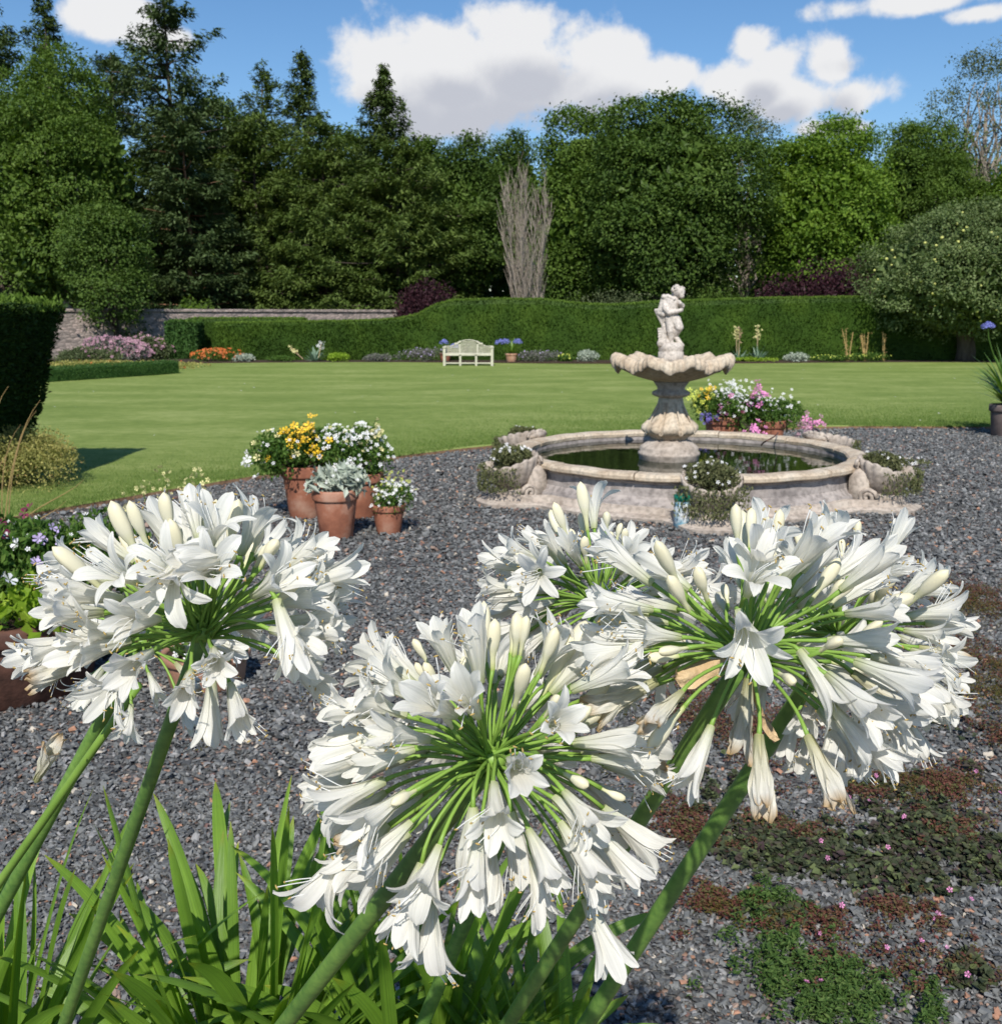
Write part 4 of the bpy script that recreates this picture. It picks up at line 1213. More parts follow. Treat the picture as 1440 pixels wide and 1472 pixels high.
def bowl_mesh():
    n = 336; th = np.linspace(0, 2 * PI, n, endpoint=False)
    big = np.cos(9 * th) ; fine = np.cos(63 * th); fine2 = np.cos(27 * th + .8)
    prof = []   # (r, z, wave radial, wave z, fine)
    P = [(.05, .985, 0, 0, 0), (.16, .99, 0, 0, .001), (.24, 1.01, .004, .0, .003), (.34, 1.04, .010, 0, .005), (.43, 1.08, .018, .004, .007), (.485, 1.115, .022, .010, .004),
         (.50, 1.112, .024, .018, .006), (.525, 1.098, .026, .030, .010), (.54, 1.115, .026, .030, .012), (.545, 1.15, .026, .028, .012), (.535, 1.19, .024, .026, .010),
         (.505, 1.215, .022, .024, .008), (.46, 1.215, .02, .018, .006), (.39, 1.17, .012, .008, .004), (.28, 1.11, .005, .0, .002), (.12, 1.09, 0, 0, 0), (.01, 1.085, 0, 0, 0)]
    V = []
    for (r, z, wr, wz, fn) in P:
        rr = r + wr * big + fn * fine * .7 + wr * .25 * fine2; zz = z + wz * big + wz * .35 * fine2 + fn * .3 * fine
        V.append(np.stack([cx + rr * np.cos(th), cy + rr * np.sin(th), zz], 1))
    V = np.concatenate(V); i = np.arange(n); j = (i + 1) % n; F = []
    for k in range(len(P) - 1): F.append(np.stack([k * n + i, k * n + j, (k + 1) * n + j, (k + 1) * n + i], 1))
    return V, np.concatenate(F)


MB().add(*bowl_mesh()).build('bowl', M['stone_warm'], FT, smooth=True)

# shell planters round the rim
def shell(az, seed):
    R = rng(seed); sx = FC.x + math.cos(az) * 1.81; sy = FC.y + math.sin(az) * 1.81
    def fr(th, k, r, z):
        r = r * .86
        rib = np.abs(np.cos(8 * (th - az))) ** .8
        out = np.cos(th - az)
        rr = r * (1 + .17 * k * (rib - .5)) * (1 + .16 * out * k)
        zz = z + .03 * k * rib - .09 * out * k + .03 * k * (1 - np.abs(out))
        return rr, zz
    V, F = lathe([(.09, .10), (.12, .13), (.17, .17), (.215, .23), (.245, .30), (.262, .36), (.25, .368), (.225, .33), (.17, .28), (.02, .26)], 90, sx, sy, fr=fr, cap=False)
    mb = MB().add(V, F)
    V, F = lathe([(.17, .0), (.20, .03), (.20, .06), (.165, .075), (.15, .10), (.165, .12), (.12, .14), (.08, .15)], 20, sx, sy, fr=lambda th, k, r, z: (r * (1 + .10 * np.cos(4 * (th - az)) + .03 * np.cos(9 * th)), z))
    mb.add(V, F)
    ix, iy = FC.x + math.cos(az) * 1.63, FC.y + math.sin(az) * 1.63     # scroll that joins shell to rim
    tn = Vector((-math.sin(az), math.cos(az), 0))
    for s in (-1, 1):
        c0 = Vector((ix, iy, .37)) + tn * s * .13
        pts = []
        for q in range(13):
            w = q / 12 * 3 * PI; rr = .045 * (1 - q / 15)
            pts.append(c0 + tn * s * math.cos(w) * rr + Vector((0, 0, 1)) * math.sin(w) * rr)
        mb.add(*tube(pts, .016, 6))
    mb.add(*tube([Vector((ix, iy, .38)) + tn * f * .15 for f in (-1, -.5, 0, .5, 1)], [.02, .035, .045, .035, .02], 8))
    V, F = box(FC.x + math.cos(az) * 1.66, FC.y + math.sin(az) * 1.66, .17, .16, .34, .34, az, .03); mb.add(V, F)
    for s in (-1, 1):
        c0 = Vector((FC.x + math.cos(az) * 1.74, FC.y + math.sin(az) * 1.74, 0)) + tn * s * .17
        pts = []
        for q in range(17):
            w = q / 16 * 3.4 * PI; rr = .075 * (1 - q / 20)
            pts.append(c0 + Vector((math.cos(az), math.sin(az), 0)) * math.cos(w) * rr + Vector((0, 0, .11 + math.sin(w) * rr)))
        mb.add(*tube(pts, .02, 6))
    o = mb.build('shell_planter', M['stone'], FT, smooth=True)
    return sx, sy


shells = [shell(a, 100 + i) for i, a in enumerate(shell_az)]

# cherub statue: one skin over joined capsules
def capsule(mb, p0, p1, r0, r1, n=12, rings=7):
    p0, p1 = Vector(p0), Vector(p1); d = (p1 - p0); L_ = max(d.length, 1e-5); t = d / L_
    pts = []; rad = []
    for i in range(rings):
        a = -PI / 2 + (PI / 2) * i / (rings - 1); pts.append(p0 + t * math.sin(a) * r0); rad.append(max(.0005, math.cos(a) * r0))
    for i in range(rings):
        a = (PI / 2) * i / (rings - 1); pts.append(p1 + t * math.sin(a) * r1); rad.append(max(.0005, math.cos(a) * r1))
    mb.add(*tube(pts, rad, n))


def remeshed(mb, name, voxel, smooth=3, mats=None, parent=None):
    me = mb.mesh(name + '_raw'); o = bpy.data.objects.new(name + '_raw', me); COL.objects.link(o)
    r = o.modifiers.new('r', 'REMESH'); r.mode = 'VOXEL'; r.voxel_size = voxel; r.use_smooth_shade = True
    s = o.modifiers.new('s', 'SMOOTH'); s.iterations = smooth; s.factor = .5
    bpy.context.view_layer.update()
    dg = bpy.context.evaluated_depsgraph_get()
    m2 = bpy.data.meshes.new_from_object(o.evaluated_get(dg)); m2.name = name
    bpy.data.objects.remove(o)
    m2.materials.clear()
    return link(name, m2, mats, parent)


SX, SY, SZ = cx - .018, cy, 1.285
def sp(zx, zy, dy=0.0): return (SX + (zx - 500) * .00052, SY + dy, SZ + (1290 - zy) * .00050)
mb = MB()
def cap(a, b_, r0, r1): capsule(mb, sp(*a), sp(*b_), r0, r1)
cap((612, 285, 0), (618, 275, -.01), .052, .054)                 # head
cap((640, 320, -.035), (655, 345, -.04), .028, .024)             # cheeks and chin
cap((672, 300, -.052), (676, 308, -.055), .009, .008)            # nose
cap((535, 300, -.02), (540, 310, -.02), .012, .010)              # ear
Rc = rng(7)
for i in range(70):                                              # curls
    d = rs(1, Rc)[0]
    if d[2] < -.1 and d[1] < .2 or (d[0] > .3 and d[1] < -.2 and d[2] < .45): continue
    p = Vector(sp(603, 262, .004)) + Vector(d) * .056
    capsule(mb, p, p + Vector((.004, 0, .002)), .0125, .010, 8, 4)
cap((570, 370, 0), (520, 440, .0), .030, .038)                   # neck
cap((500, 470, .0), (490, 620, .0), .062, .060)                  # chest to belly
cap((490, 620, 0), (510, 740, 0), .062, .058)                    # belly to hips
cap((400, 450, .01), (380, 560, -.03), .034, .030)               # near upper arm
cap((380, 560, -.03), (440, 640, -.06), .028, .024)
cap((440, 640, -.06), (600, 610, -.07), .024, .020)              # forearm across
cap((600, 610, -.07), (640, 590, -.065), .020, .016)
for q in range(4): cap((640, 575 + q * 14, -.068), (675, 570 + q * 12, -.055), .0075, .006)
cap((590, 450, .0), (670, 520, -.02), .030, .026)                # other arm
cap((670, 520, -.02), (625, 470, -.06), .024, .018)
cap((625, 470, -.06), (610, 440, -.065), .016, .012)
cap((470, 760, -.01), (480, 960, -.03), .046, .036)              # standing leg
cap((480, 960, -.03), (505, 1170, -.01), .034, .024)
cap((505, 1170, -.01), (540, 1215, -.06), .022, .018)
cap((570, 770, -.02), (625, 900, -.06), .050, .038)              # bent leg
cap((625, 900, -.06), (575, 1060, .0), .034, .026)
cap((575, 1060, .0), (660, 1190, -.02), .026, .024)
cap((660, 1190, -.02), (695, 1225, -.05), .022, .017)
cap((600, 850, .02), (560, 760, .03), .045, .05)
body = remeshed(mb, 'statue', .0036, 1, M['stone_pale'], FT)
body['label'] = 'pale stone cherub hugging its arms above the bowl'
mb = MB()                                                        # cloak over the shoulder and down the back
for q in range(7):
    f = q / 6
    cap((360 + 130 * f, 350 + 90 * f, .02 - .06 * f), (300 + 60 * f, 640 + 30 * f, .03 - .03 * f), .022, .026)
cap((350, 360, 0), (420, 350, -.01), .020, .022); cap((430, 345, -.02), (520, 400, -.05), .018, .016)
for q in range(6):
    f = q / 5
    cap((240 + 90 * f, 600, .05 - .05 * f), (370 + 60 * f, 880, .03), .017, .014)
for q in range(6):                                               # curling fins at the foot
    f = q / 5
    pts = bez(sp(450, 1190, .03 - .05 * f), sp(400 - 20 * f, 1020 + 60 * f, -.04), sp(340, 890 + 260 * f, -.05), sp(255 + 25 * f, 940 + 240 * f, -.03), 7)
    mb.add(*tube(pts, [.010, .012, .013, .013, .013, .012, .012, .010], 8))
cap((340, 1190, -.02), (470, 1170, .02), .045, .05)
cap((400, 900, .03), (420, 1180, .03), .035, .045)
remeshed(mb, 'drapery', .0048, 1, M['stone_pale'], FT)
V, F = lathe([(.10, -.13), (.112, -.125), (.115, -.03), (.105, -.02), (.112, -.01), (.115, .02), (.108, .045), (.085, .055), (.02, .06)], 40, SX + .008, cy, SZ, fr=jit(9, .003), cap=False)
MB().add(V, F).build('statue_base', M['stone_pale'], FT, smooth=True)
# thin bent copper feed pipe over the rim
pts = bez(gnd(1094, 640, .37) , gnd(1098, 632, .48), gnd(1112, 632, .5), gnd(1118, 622, .40), 8)
MB().add(*tube(pts, .007, 6)).build('feed_pipe', M['clay_dark'], FT)

# trailing plants in the shells
sh_lab = ['trailing daisy plant with small white flowers in the front shell', 'low grey green trailing plant in the right hand shell', 'dry scrubby plant in the back right shell',
          'sparse mossy plant in the back shell', 'straggling green plant in the back left shell', 'daisy plant spilling from the front left shell']
LM['moss'] = leafmat('trailing_leaf', [(0, (.06, .065, .03)), (.5, (.11, .125, .05)), (1, (.18, .18, .085))], .7, .15)
for i, (sx, sy) in enumerate(shells):
    nfl = [46, 26, 0, 0, 12, 40][i]
    sz = [1.05, .85, .5, .45, .75, .95][i]
    t = shrub('trailing_plant', sh_lab[i], 'plant', sx, sy, .22 * sz, .22 * sz, .24 * sz, LM['moss'], 120 + i, int(3800 * sz), .028, .29, 'plants in the fountain shells', stems=True,
              fl=[(FM['white'], nfl, .014)] if nfl else None)
    # hanging strands
    R = rng(130 + i); q = int(1500 * sz); a = shell_az[i]
    aa = a + R.normal(size=q) * 1.0; rr = .24 + R.uniform(0, .07, q); z = .34 - R.uniform(0, .22, q) * sz
    P = np.stack([sx + np.cos(aa) * rr, sy + np.sin(aa) * rr, z], 1)
    keep = (np.cos(aa - a) > .25) & (np.sin(R.integers(0, 9, q) + aa * 3) > -.5)
    P = P[keep]; D = np.tile([0, 0, -1.], (len(P), 1)) + R.normal(size=(len(P), 3)) * .5
    MB().add(*leafcloud(P, D, .03, .014, R)).build('hanging_shoots', LM['moss'], t)['kind'] = 'stuff'

# plastic tub standing on the plinth
p = gnd(980, 748, .03)
t = empty('plastic_tub', (p.x, FC.y - 1.66, .06), 'white and blue cylindrical tub with green lid against the basin wall', 'tub')
yy = FC.y - 1.87; xx = aty(980, 740, yy).x
t.location = (xx, yy, .01)
m, N_, L_, b = mat('tub_label')
tcx = N_.new('ShaderNodeTexCoord'); nzx = N_.new('ShaderNodeTexNoise'); nzx.inputs['Scale'].default_value = 14; nzx.inputs['Detail'].default_value = 2
L_.new(tcx.outputs['Object'], nzx.inputs['Vector']); rr = ramp(N_, [(.40, (.22, .42, .52)), (.55, (.62, .68, .70)), (.60, (.68, .70, .72))]); L_.new(nzx.outputs[0], rr.inputs[0]); L_.new(rr.outputs[0], b.inputs['Base Color'])
b.inputs['Roughness'].default_value = .35
V, F = lathe([(.055, 0), (.062, .006), (.062, .205), (.058, .215)], 32, xx, yy, .01); MB().add(V, F).build('tub', m, t, smooth=True)
V, F = lathe([(.060, .207), (.066, .21), (.067, .245), (.062, .252), (.03, .253), (.005, .253)], 32, xx, yy, .01); MB().add(V, F).build('lid', plain('green_lid', (.01, .16, .10), .35), t, smooth=True)

# ------------------------------------------------------------------ pots
def pot(label, x, y, r, h, m='terracotta', z=0.05, group='terracotta pots', taper=.72, name='flower_pot'):
    z = z if z is not None else 0
    t = empty(name, (x, y, z), label, 'pot', group)
    V, F = lathe([(r * taper * .95, 0), (r * taper, .01), (r * .93, h * .78), (r * .93, h * .8)], 40, x, y, z, fr=jit(int(x * 100) % 50, r * .006)); MB().add(V, F).build('pot_body', M[m], t, smooth=True)
    V, F = lathe([(r * .93, h * .78), (r * 1.0, h * .79), (r * 1.02, h * .82), (r * 1.02, h * .96), (r * 1.0, h), (r * .90, h), (r * .88, h * .92)], 40, x, y, z, cap=False); MB().add(V, F).build('rim', M[m], t, smooth=True)
    V, F = lathe([(.001, h * .9), (r * .89, h * .9)], 24, x, y, z, cap=False); MB().add(V, F).build('soil', M['soil'], t)
    return t


def plant(name, label, x, y, z0, rx, h, lm, seed, fl, n=2600, leaf=.035, group='bedding plants in pots', **kw):
    return shrub(name, label, 'plant', x, y, rx * .98, rx * .9, h * 1.02 + .03, LM[lm], seed, int(n * 1.15), leaf, z0 - .045, group, fl, stems=True, **kw)


GZ = 0.0
# left group beside the lawn
q = gnd(441, 742); pot('tallest orange terracotta pot behind the silver plant', q.x, q.y, .19, .42, z=GZ)
plant('pansy_plant', 'bright yellow pansies above the back terracotta pot', q.x - .02, q.y, .40, .42, .38, 'plant', 201,
      [(FM['yellow'], 48, .036, (.05, -.45, .70), .22), (FM['white'], 14, .035, (-.75, -.3, .25), .14), (FM['paleyellow'], 10, .03), (FM['white'], 30, .016)], 4200)
q = gnd(395, 748); plant('lime_plant', 'single round lime green leaf cluster left of the yellow pansies', gnd(397, 742).x, gnd(397, 742).y + .1, .42, .13, .20, 'limeleaf', 202, [], 160, .05)
q = gnd(484, 772); pot('terracotta pot under silver foliage in the left group', q.x, q.y, .165, .36, z=GZ, m='terracotta')
plant('silver_plant', 'silver leaved plant flopping over the front terracotta pot', q.x, q.y - .01, .33, .27, .24, 'silver', 203, [(FM['white'], 20, .018)], 420, .085, aspect=.38, ux=.0)
q = gnd(520, 742); pot('terracotta pot hidden under the white flowers at the back of the left group', q.x, q.y, .18, .36, z=GZ)
plant('white_bedding', 'mass of tiny white flowers with yellow spires in the left group', q.x, q.y, .34, .38, .42, 'plant', 204, [(FM['white'], 210, .019), (FM['paleyellow'], 26, .022)], 3000)
# leaning pale yellow spire
R = rng(205); sp_t = empty('yellow_spire', (q.x + .1, q.y, .4), 'pale yellow green flower spire leaning right above the white flowers', 'plant')
mb = MB(); b0 = aty(515, 665, q.y); b1 = aty(543, 603, q.y)
for s in range(4):
    e = b1 + Vector((R.normal() * .06, R.normal() * .04, -.05 * s)); pp = bez(b0, b0.lerp(e, .4) + Vector((-.03, 0, .03)), b0.lerp(e, .7), e, 6); mb.add(*tube(pp, .003, 4))
    for w in range(26):
        f = R.uniform(.25, 1); k = min(5, int(f * 6)); c_ = pp[k].lerp(pp[k + 1], f * 6 - k if k < 5 else 1.0)
        mb.add(*blossoms(np.array([list(c_)]) + R.normal(size=(1, 3)) * .012, R.normal(size=(1, 3)) + np.array([[0, -.7, .3]]), np.array([.016]), R), 1)
mb.build('flower_spire', [LM['plant'], FM['paleyellow']], sp_t)
q = gnd(559, 766); pot('small round terracotta pot at the right of the left group', q.x, q.y, .125, .22, z=GZ)
plant('white_bedding', 'little white and yellow flowers in the small terracotta pot', q.x, q.y, .20, .23, .21, 'plant', 206, [(FM['white'], 150, .013), (FM['lime'], 60, .014, (.25, 0, .8), .3)], 1500, .022)
# behind the fountain
q = gnd(1043, 656); pot('wide terracotta pot behind the basin with mixed flowers', q.x, 11.6, .21, .44, z=GZ, m='terracotta')
pl = aty(1043, 600, 11.6)
plant('mixed_bedding', 'yellow, white and violet flowers in the pot behind the basin', pl.x - .05, 11.6, .42, .40, .36, 'plant', 207,
      [(FM['lime'], 46, .032, (-.62, -.3, .62), .2), (FM['yellow'], 10, .03, (-.5, -.4, .9), .12), (FM['white'], 190, .020, (.15, -.3, .75), .3), (FM['violet'], 26, .03, (-.45, -.5, .12), .16), (FM['pink'], 10, .035, (.0, -.6, .4), .2)], 3600)
pl = aty(1075, 600, 11.45)
plant('petunia_plant', 'pink petunias trailing between the two pots behind the basin', pl.x, 11.4, .33, .36, .40, 'plant', 208,
      [(FM['pink'], 17, .045, (.05, -.8, .1), .16), (FM['pink'], 17, .045, (.1, -.5, .95), .2), (FM['white'], 120, .017), (FM['maroon'], 6, .03, (-.3, -.5, .7), .2)], 2600)
q = gnd(1108, 656); pl = aty(1107, 600, 11.5); pot('smaller terracotta pot behind the basin at the right', pl.x, 11.5, .175, .40, z=GZ, m='terracotta')
plant('petunia_plant', 'lilac pink petunias spilling right from the smaller pot', pl.x + .12, 11.5, .34, .42, .33, 'plant', 209,
      [(FM['palepink'], 22, .035, (.6, -.3, .1), .22), (FM['pink'], 12, .04, (.72, -.3, .18), .16), (FM['white'], 60, .02, (.0, 0, .7), .3)], 2800)
# near left
q = gnd(22, 1000); R = rng(210)
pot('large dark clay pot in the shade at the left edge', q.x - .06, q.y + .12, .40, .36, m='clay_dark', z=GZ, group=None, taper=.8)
plant('petunia_plant', 'maroon and white petunias with lilac violas at the left edge', q.x + .02, q.y + .15, .33, .48, .44, 'plant', 211,
      [(FM['maroon'], 10, .030, (.1, -.3, .98), .17), (FM['white'], 12, .030, (.3, -.7, .5), .25), (FM['lilac'], 10, .026, (.45, -.4, .8), .12), (FM['white'], 50, .014)], 7000, .035, group=None)
plant('lime_foliage_plant', 'bright lime green rounded foliage beside the petunias', gnd(95, 990).x, q.y - .12, .36, .20, .26, 'limeleaf', 212, [], 380, .05, group=None, aspect=.8)
q2 = gnd(283, 1000); pot('low terracotta bowl on the gravel behind the left flower head', q2.x, q2.y + .16, .19, .15, z=GZ, group=None, m='terracotta_pale', taper=.85)
plant('white_flowering_plant', 'white flowers tumbling from the low terracotta bowl', q2.x, q2.y + .14, .12, .2, .14, 'plant', 213, [(FM['white'], 50, .022)], 700, .03, group=None)
# tall cream stalks in that bowl
st = empty('cream_flower_stalks', (q2.x, q2.y + .16, .12), 'thin tall stalks with small cream flowers rising above the left flower head', 'plant')
mb = MB(); R = rng(214)
for (px, py) in [(205, 705), (238, 690), (285, 688), (275, 712), (232, 722), (298, 705), (180, 735), (262, 700)]:
    e = aty(px, py, q2.y + .2); b0 = Vector((q2.x + R.normal() * .05, q2.y + .16, .12))
    mb.add(*tube(bez(b0, b0 + Vector((0, 0, .3)), e - Vector((0, 0, .2)), e, 8), .0022, 4))
    k = 14; P = np.array(list(e)) + R.normal(size=(k, 3)) * np.array([.018, .018, .03])
    mb.add(*blossoms(P, R.normal(size=(k, 3)) + np.array([0, -.5, .4]), R.uniform(.006, .013, k), R), 1)
mb.build('flower_stalks', [LM['plant'], FM['paleyellow']], st)
# golden dwarf shrub + straw grass
q = gnd(35, 702); shrub('golden_shrub', 'low golden green dwarf shrub on the lawn edge at left', 'shrub', -4.62, 9.05, .86, .62, .60, LM['gold'], 215, 26000, .026, z0=.04, lobes=26)
q = gnd(-10, 860)
t = empty('dry_grass', (q.x, q.y, 0), 'a few tall dry straw coloured grass stalks at the left edge', 'grass')
mb = MB(); R = rng(216)
for (px, py) in [(58, 575), (52, 590), (12, 555), (30, 610), (120, 690), (95, 720), (-20, 600), (20, 640)]:
    e = aty(px, py, q.y + .2); b0 = Vector(q) + Vector((R.normal() * .06, R.normal() * .06, 0))
    mb.add(*tube(bez(b0, b0 + Vector((0, 0, .5)), e + Vector((-.15, 0, -.15)), e, 10), [.003] * 8 + [.002, .0015, .001], 4))
mb.build('stalks', FM['straw'], t)

# ------------------------------------------------------------------ strap-leaved plants far away
def straps(mb, x, y, z, n, L0, w, R, el=(35, 80), mi=0, sag=.9):
    for i in range(n):
        a = R.uniform(0, 2 * PI); e = math.radians(R.uniform(*el)); L_ = L0 * R.uniform(.7, 1.15)
        p = Vector((x + R.normal() * .02, y + R.normal() * .02, z)); d = Vector((math.cos(a) * math.cos(e), math.sin(a) * math.cos(e), math.sin(e)))
        sd = Vector((-math.sin(a), math.cos(a), 0)); V = []; k = 6
        for q in range(k + 1):
            f = q / k; ww = w * (1 - f ** 2.2) * .5 + .001
            V += [list(p - sd * ww), list(p + sd * ww)]
            p = p + d * (L_ / k); d = (d + Vector((0, 0, -sag / k))).normalized()
        mb.add(np.array(V), [[2 * q, 2 * q + 1, 2 * q + 3, 2 * q + 2] for q in range(k)], mi)


def far_agapanthus(label, x, y, z, L0, heads, seed, potr=None, w=.03, n=50, flm='blue', hr=.11):
    R = rng(seed); t = empty('blue_agapanthus', (x, y, z), label, 'plant')
    mb = MB(); straps(mb, x, y, z, n, L0, w, R); mb.build('leaves', M['strap_far'], t)
    for (hx_, hy_, hz2) in heads:
        e = Vector((hx_, hy_, hz2)); MB().add(*tube(bez((x, y, z), (x, y, z + .3), e - Vector((0, 0, .3)), e, 7), .008, 5)).build('flower_stem', LM['plant'], t)
        k = 70; d = rs(k, R); d[:, 2] = np.abs(d[:, 2]) * .9 - .1
        P = np.array(list(e)) + d * hr * R.uniform(.75, 1, k)[:, None]
        mb2 = MB().add(*blossoms(P, d, np.full(k, hr * .22), R, 6, .5))
        mb2.build('flower_head', FM[flm], t)


p = aty(1447, 620, 13.3)
pot('grey clay pot of strap leaves at the right edge', p.x, 13.3, .24, .42, m='grey_pot', z=GZ, group=None, taper=.8)
e = aty(1420, 470, 13.3)
far_agapanthus('green strap leaved agapanthus with one blue head at the right edge', p.x, 13.3, .38, .78, [(e.x, 13.3, e.z)], 220, hr=.085, n=130, w=.05)
for nm, px, hs in (('blue agapanthus in a pot at the right of the bench', 735, [(727, 492), (744, 492), (718, 493)]), ('blue agapanthus in a pot at the left end of the bench', 640, [(638, 493), (653, 499)])):
    p = aty(px, 520, 32.6 if px > 700 else 33.2)
    pot('stone coloured pot on the lawn right of the bench' if px > 700 else 'small terracotta pot behind the left end of the bench', p.x, p.y, .2, .3, z=LZ, m='terracotta_pale' if px > 700 else 'terracotta', group=None)
    far_agapanthus(nm, p.x, p.y, .33, .5, [(aty(a, b, p.y).x, p.y, aty(a, b, p.y).z) for a, b in hs], 221 + px, hr=.15, n=60)

# ------------------------------------------------------------------ bench
bp_ = gnd(673, 526, LZ); BX, BY = bp_.x, bp_.y + .2
t = empty('garden_bench', (BX, BY, LZ), 'pale wooden garden bench with an arched back in front of the hedge', 'bench')
def bb(name, *boxes):
    mb = MB()
    for b in boxes: mb.add(*box(BX + b[0], BY + b[1], LZ + b[2], b[3], b[4], b[5], 0, .006))
    return mb.build(name, M['bench'], t)
for sx_ in (-.72, .72):
    bb('leg', (sx_, -.22, .31, .075, .075, .62)); bb('leg', (sx_, .24, .33, .075, .06, .66))
    bb('armrest', (sx_, 0, .64, .10, .56, .045)); bb('side_rail', (sx_, 0, .12, .04, .40, .05))
bb('leg', (-.24, -.22, .20, .06, .06, .40)); bb('leg', (.24, -.22, .20, .06, .06, .40))
bb('seat', *[(0, -.20 + i * .075, .42, 1.42, .058, .025) for i in range(6)], (0, -.235, .385, 1.38, .03, .06))
bb('front_rail', (0, -.22, .10, 1.38, .035, .045))
mb = MB()
def btop(x_):
    x_ = abs(x_)
    if x_ < .34: return .62 + .26 * math.sqrt(max(0, 1 - (x_ / .40) ** 2))
    if x_ < .48: return .74 - (x_ - .34) * .35
    return .66
xsn = np.linspace(-.74, .74, 60)
for sgm in range(59):
    xa, xb = xsn[sgm], xsn[sgm + 1]; za, zb = btop(xa), btop(xb)
    mb.add(*tube([(BX + xa, BY + .24, LZ + za), (BX + xb, BY + .24, LZ + zb)], .035, 6, flat=.6))
for k in range(8):
    z = .46 + k * .052
    for (xa, xb) in ((-.70, -.30), (-.24, .24), (.30, .70)):
        hw_ = [x_ for x_ in np.linspace(xa, xb, 30) if btop(x_) > z + .02]
        if len(hw_) > 2: mb.add(*box(BX + (hw_[0] + hw_[-1]) / 2, BY + .24, LZ + z, hw_[-1] - hw_[0], .02, .026))
for x_ in (-.27, .27): mb.add(*box(BX + x_, BY + .24, LZ + .56, .05, .035, .36))
for x_ in (-.40, .40): mb.add(*tube([(BX + x_ - .03, BY + .235, LZ + .74), (BX + x_ + .03, BY + .235, LZ + .74)], .045, 8))
mb.build('backrest', M['bench'], t)
t.scale = (1, 1, .87)

# ------------------------------------------------------------------ border plants at the hedge foot
def bpos(px, y=33.0): return aty(px, 500, y).x, y
BG = 'border plants at the foot of the hedge'
items = [
    ('lavender_mound', 'grey lavender mound left of the bench', 606, .95, .42, 'lavender', [(FM['lilac'], 40, .03)]),
    ('lavender_mound', 'grey lavender spreading right of the bench pot', 775, .85, .36, 'lavender', [(FM['lilac'], 30, .03)]),
    ('grey_shrub', 'small rounded grey shrub midway along the hedge foot', 842, .45, .38, 'silver', []),
    ('green_mound', 'low green tuft with lime flowers behind the bowl', 812, .3, .25, 'plant', [(FM['lime'], 40, .04)]),
    ('grey_mound', 'flat grey green mound right of the yuccas', 1150, .5, .3, 'silver', []),
    ('orange_flowers', 'bright orange flowers at the left end of the hedge', 309, .95, .40, 'plant', [(FM['orange'], 240, .05)]),
    ('yellow_mound', 'yellow green mound right of the left yucca', 487, .4, .3, 'limeleaf', []),
    ('grey_mound', 'pale grey mound next to the orange flowers', 350, .4, .26, 'silver', []),
    ('green_mound', 'low pale green mound left of the left yucca', 400, .6, .2, 'plant', []),
    ('grey_mound', 'low grey mound between the yellow mound and the lavender', 540, .55, .26, 'lavender', []),
    ('green_mound', 'low green leaves beneath the dry seed stalks', 1245, .95, .3, 'plant', [(FM['lime'], 60, .03)]),
    ('green_mound', 'low green leaves between the grey mound and the seed stalks', 1195, .6, .22, 'plant', [(FM['lime'], 30, .03)]),
    ('green_mound', 'narrow strip of lime leaves under the right yuccas', 1080, .9, .16, 'limeleaf', []),
]
for i, (nm, lb, px, rx, h, lm, fl) in enumerate(items):
    x, y = bpos(px, 32.9)
    shrub(nm, lb, 'plant', x, y, rx, .4, h * 1.1, LM[lm], 300 + i, 1500, .06, LZ + .02, BG, fl)


def yucca(label, px, seed, L0, stalks, y=33.0, n=46):
    R = rng(seed); x, _ = bpos(px, y); t = empty('yucca', (x, y, LZ), label, 'plant', BG)
    mb = MB(); straps(mb, x, y, LZ, n, L0, .06, R, (15, 85), sag=.25); mb.build('leaves', LM['yucca'], t)
    for (a, b, mt) in stalks:
        e = aty(a, b, y); s = Vector((x + (e.x - x) * .5, y, LZ + .1))
        MB().add(*tube(bez(s, s.lerp(e, .3), s.lerp(e, .7), e, 5), .014, 5)).build('flower_stalk', FM['buff'], t)
        k = 46; f = R.uniform(.6, 1, k); P = np.array([list(s.lerp(e, v)) for v in f]) + R.normal(size=(k, 3)) * .05
        MB().add(*blossoms(P, R.normal(size=(k, 3)) + np.array([0, -.6, -.3]), np.full(k, .035), R)).build('blossoms', FM[mt], t)


yucca('blue green yucca with a white spike left of the bench', 452, 320, .5, [(462, 492, 'white'), (418, 500, 'paleyellow')])
yucca('blue green yucca with leaning cream seed stalks right of the bowl', 1062, 321, .48, [(1058, 470, 'paleyellow'), (1063, 472, 'buff')])
yucca('blue green yucca with a single cream spike right of its neighbour', 1090, 322, .55, [(1089, 468, 'paleyellow')])
for i, (px, tpy, lb) in enumerate([(1219, 468, 'tallest pair of rust coloured seed stalks under the apple tree'), (1245, 474, 'feathery rust coloured seed stalks left of the apple trunk'), (1272, 472, 'single rusty seed stalk nearest the apple trunk')]):
    R = rng(330 + i); x, y = bpos(px, 32.8); t = empty('seed_stalks', (x, y, LZ), lb, 'plant', BG); mb = MB()
    for s in range([3, 5, 2][i]):
        e = aty(px + R.normal() * 5, tpy + R.uniform(0, 10), y)
        mb.add(*tube([(x + R.normal() * .04, y, LZ), e], [.02, .012], 5))
        k = 40; f = R.uniform(.0, 1, k); P = np.array([[x, y, LZ]]) * (1 - f[:, None]) + np.array([list(e)]) * f[:, None] + R.normal(size=(k, 3)) * .03
        mb.add(*leafcloud(P, R.normal(size=(k, 3)), .06, .025, R))
    mb.build('stalks', FM['straw'], t)

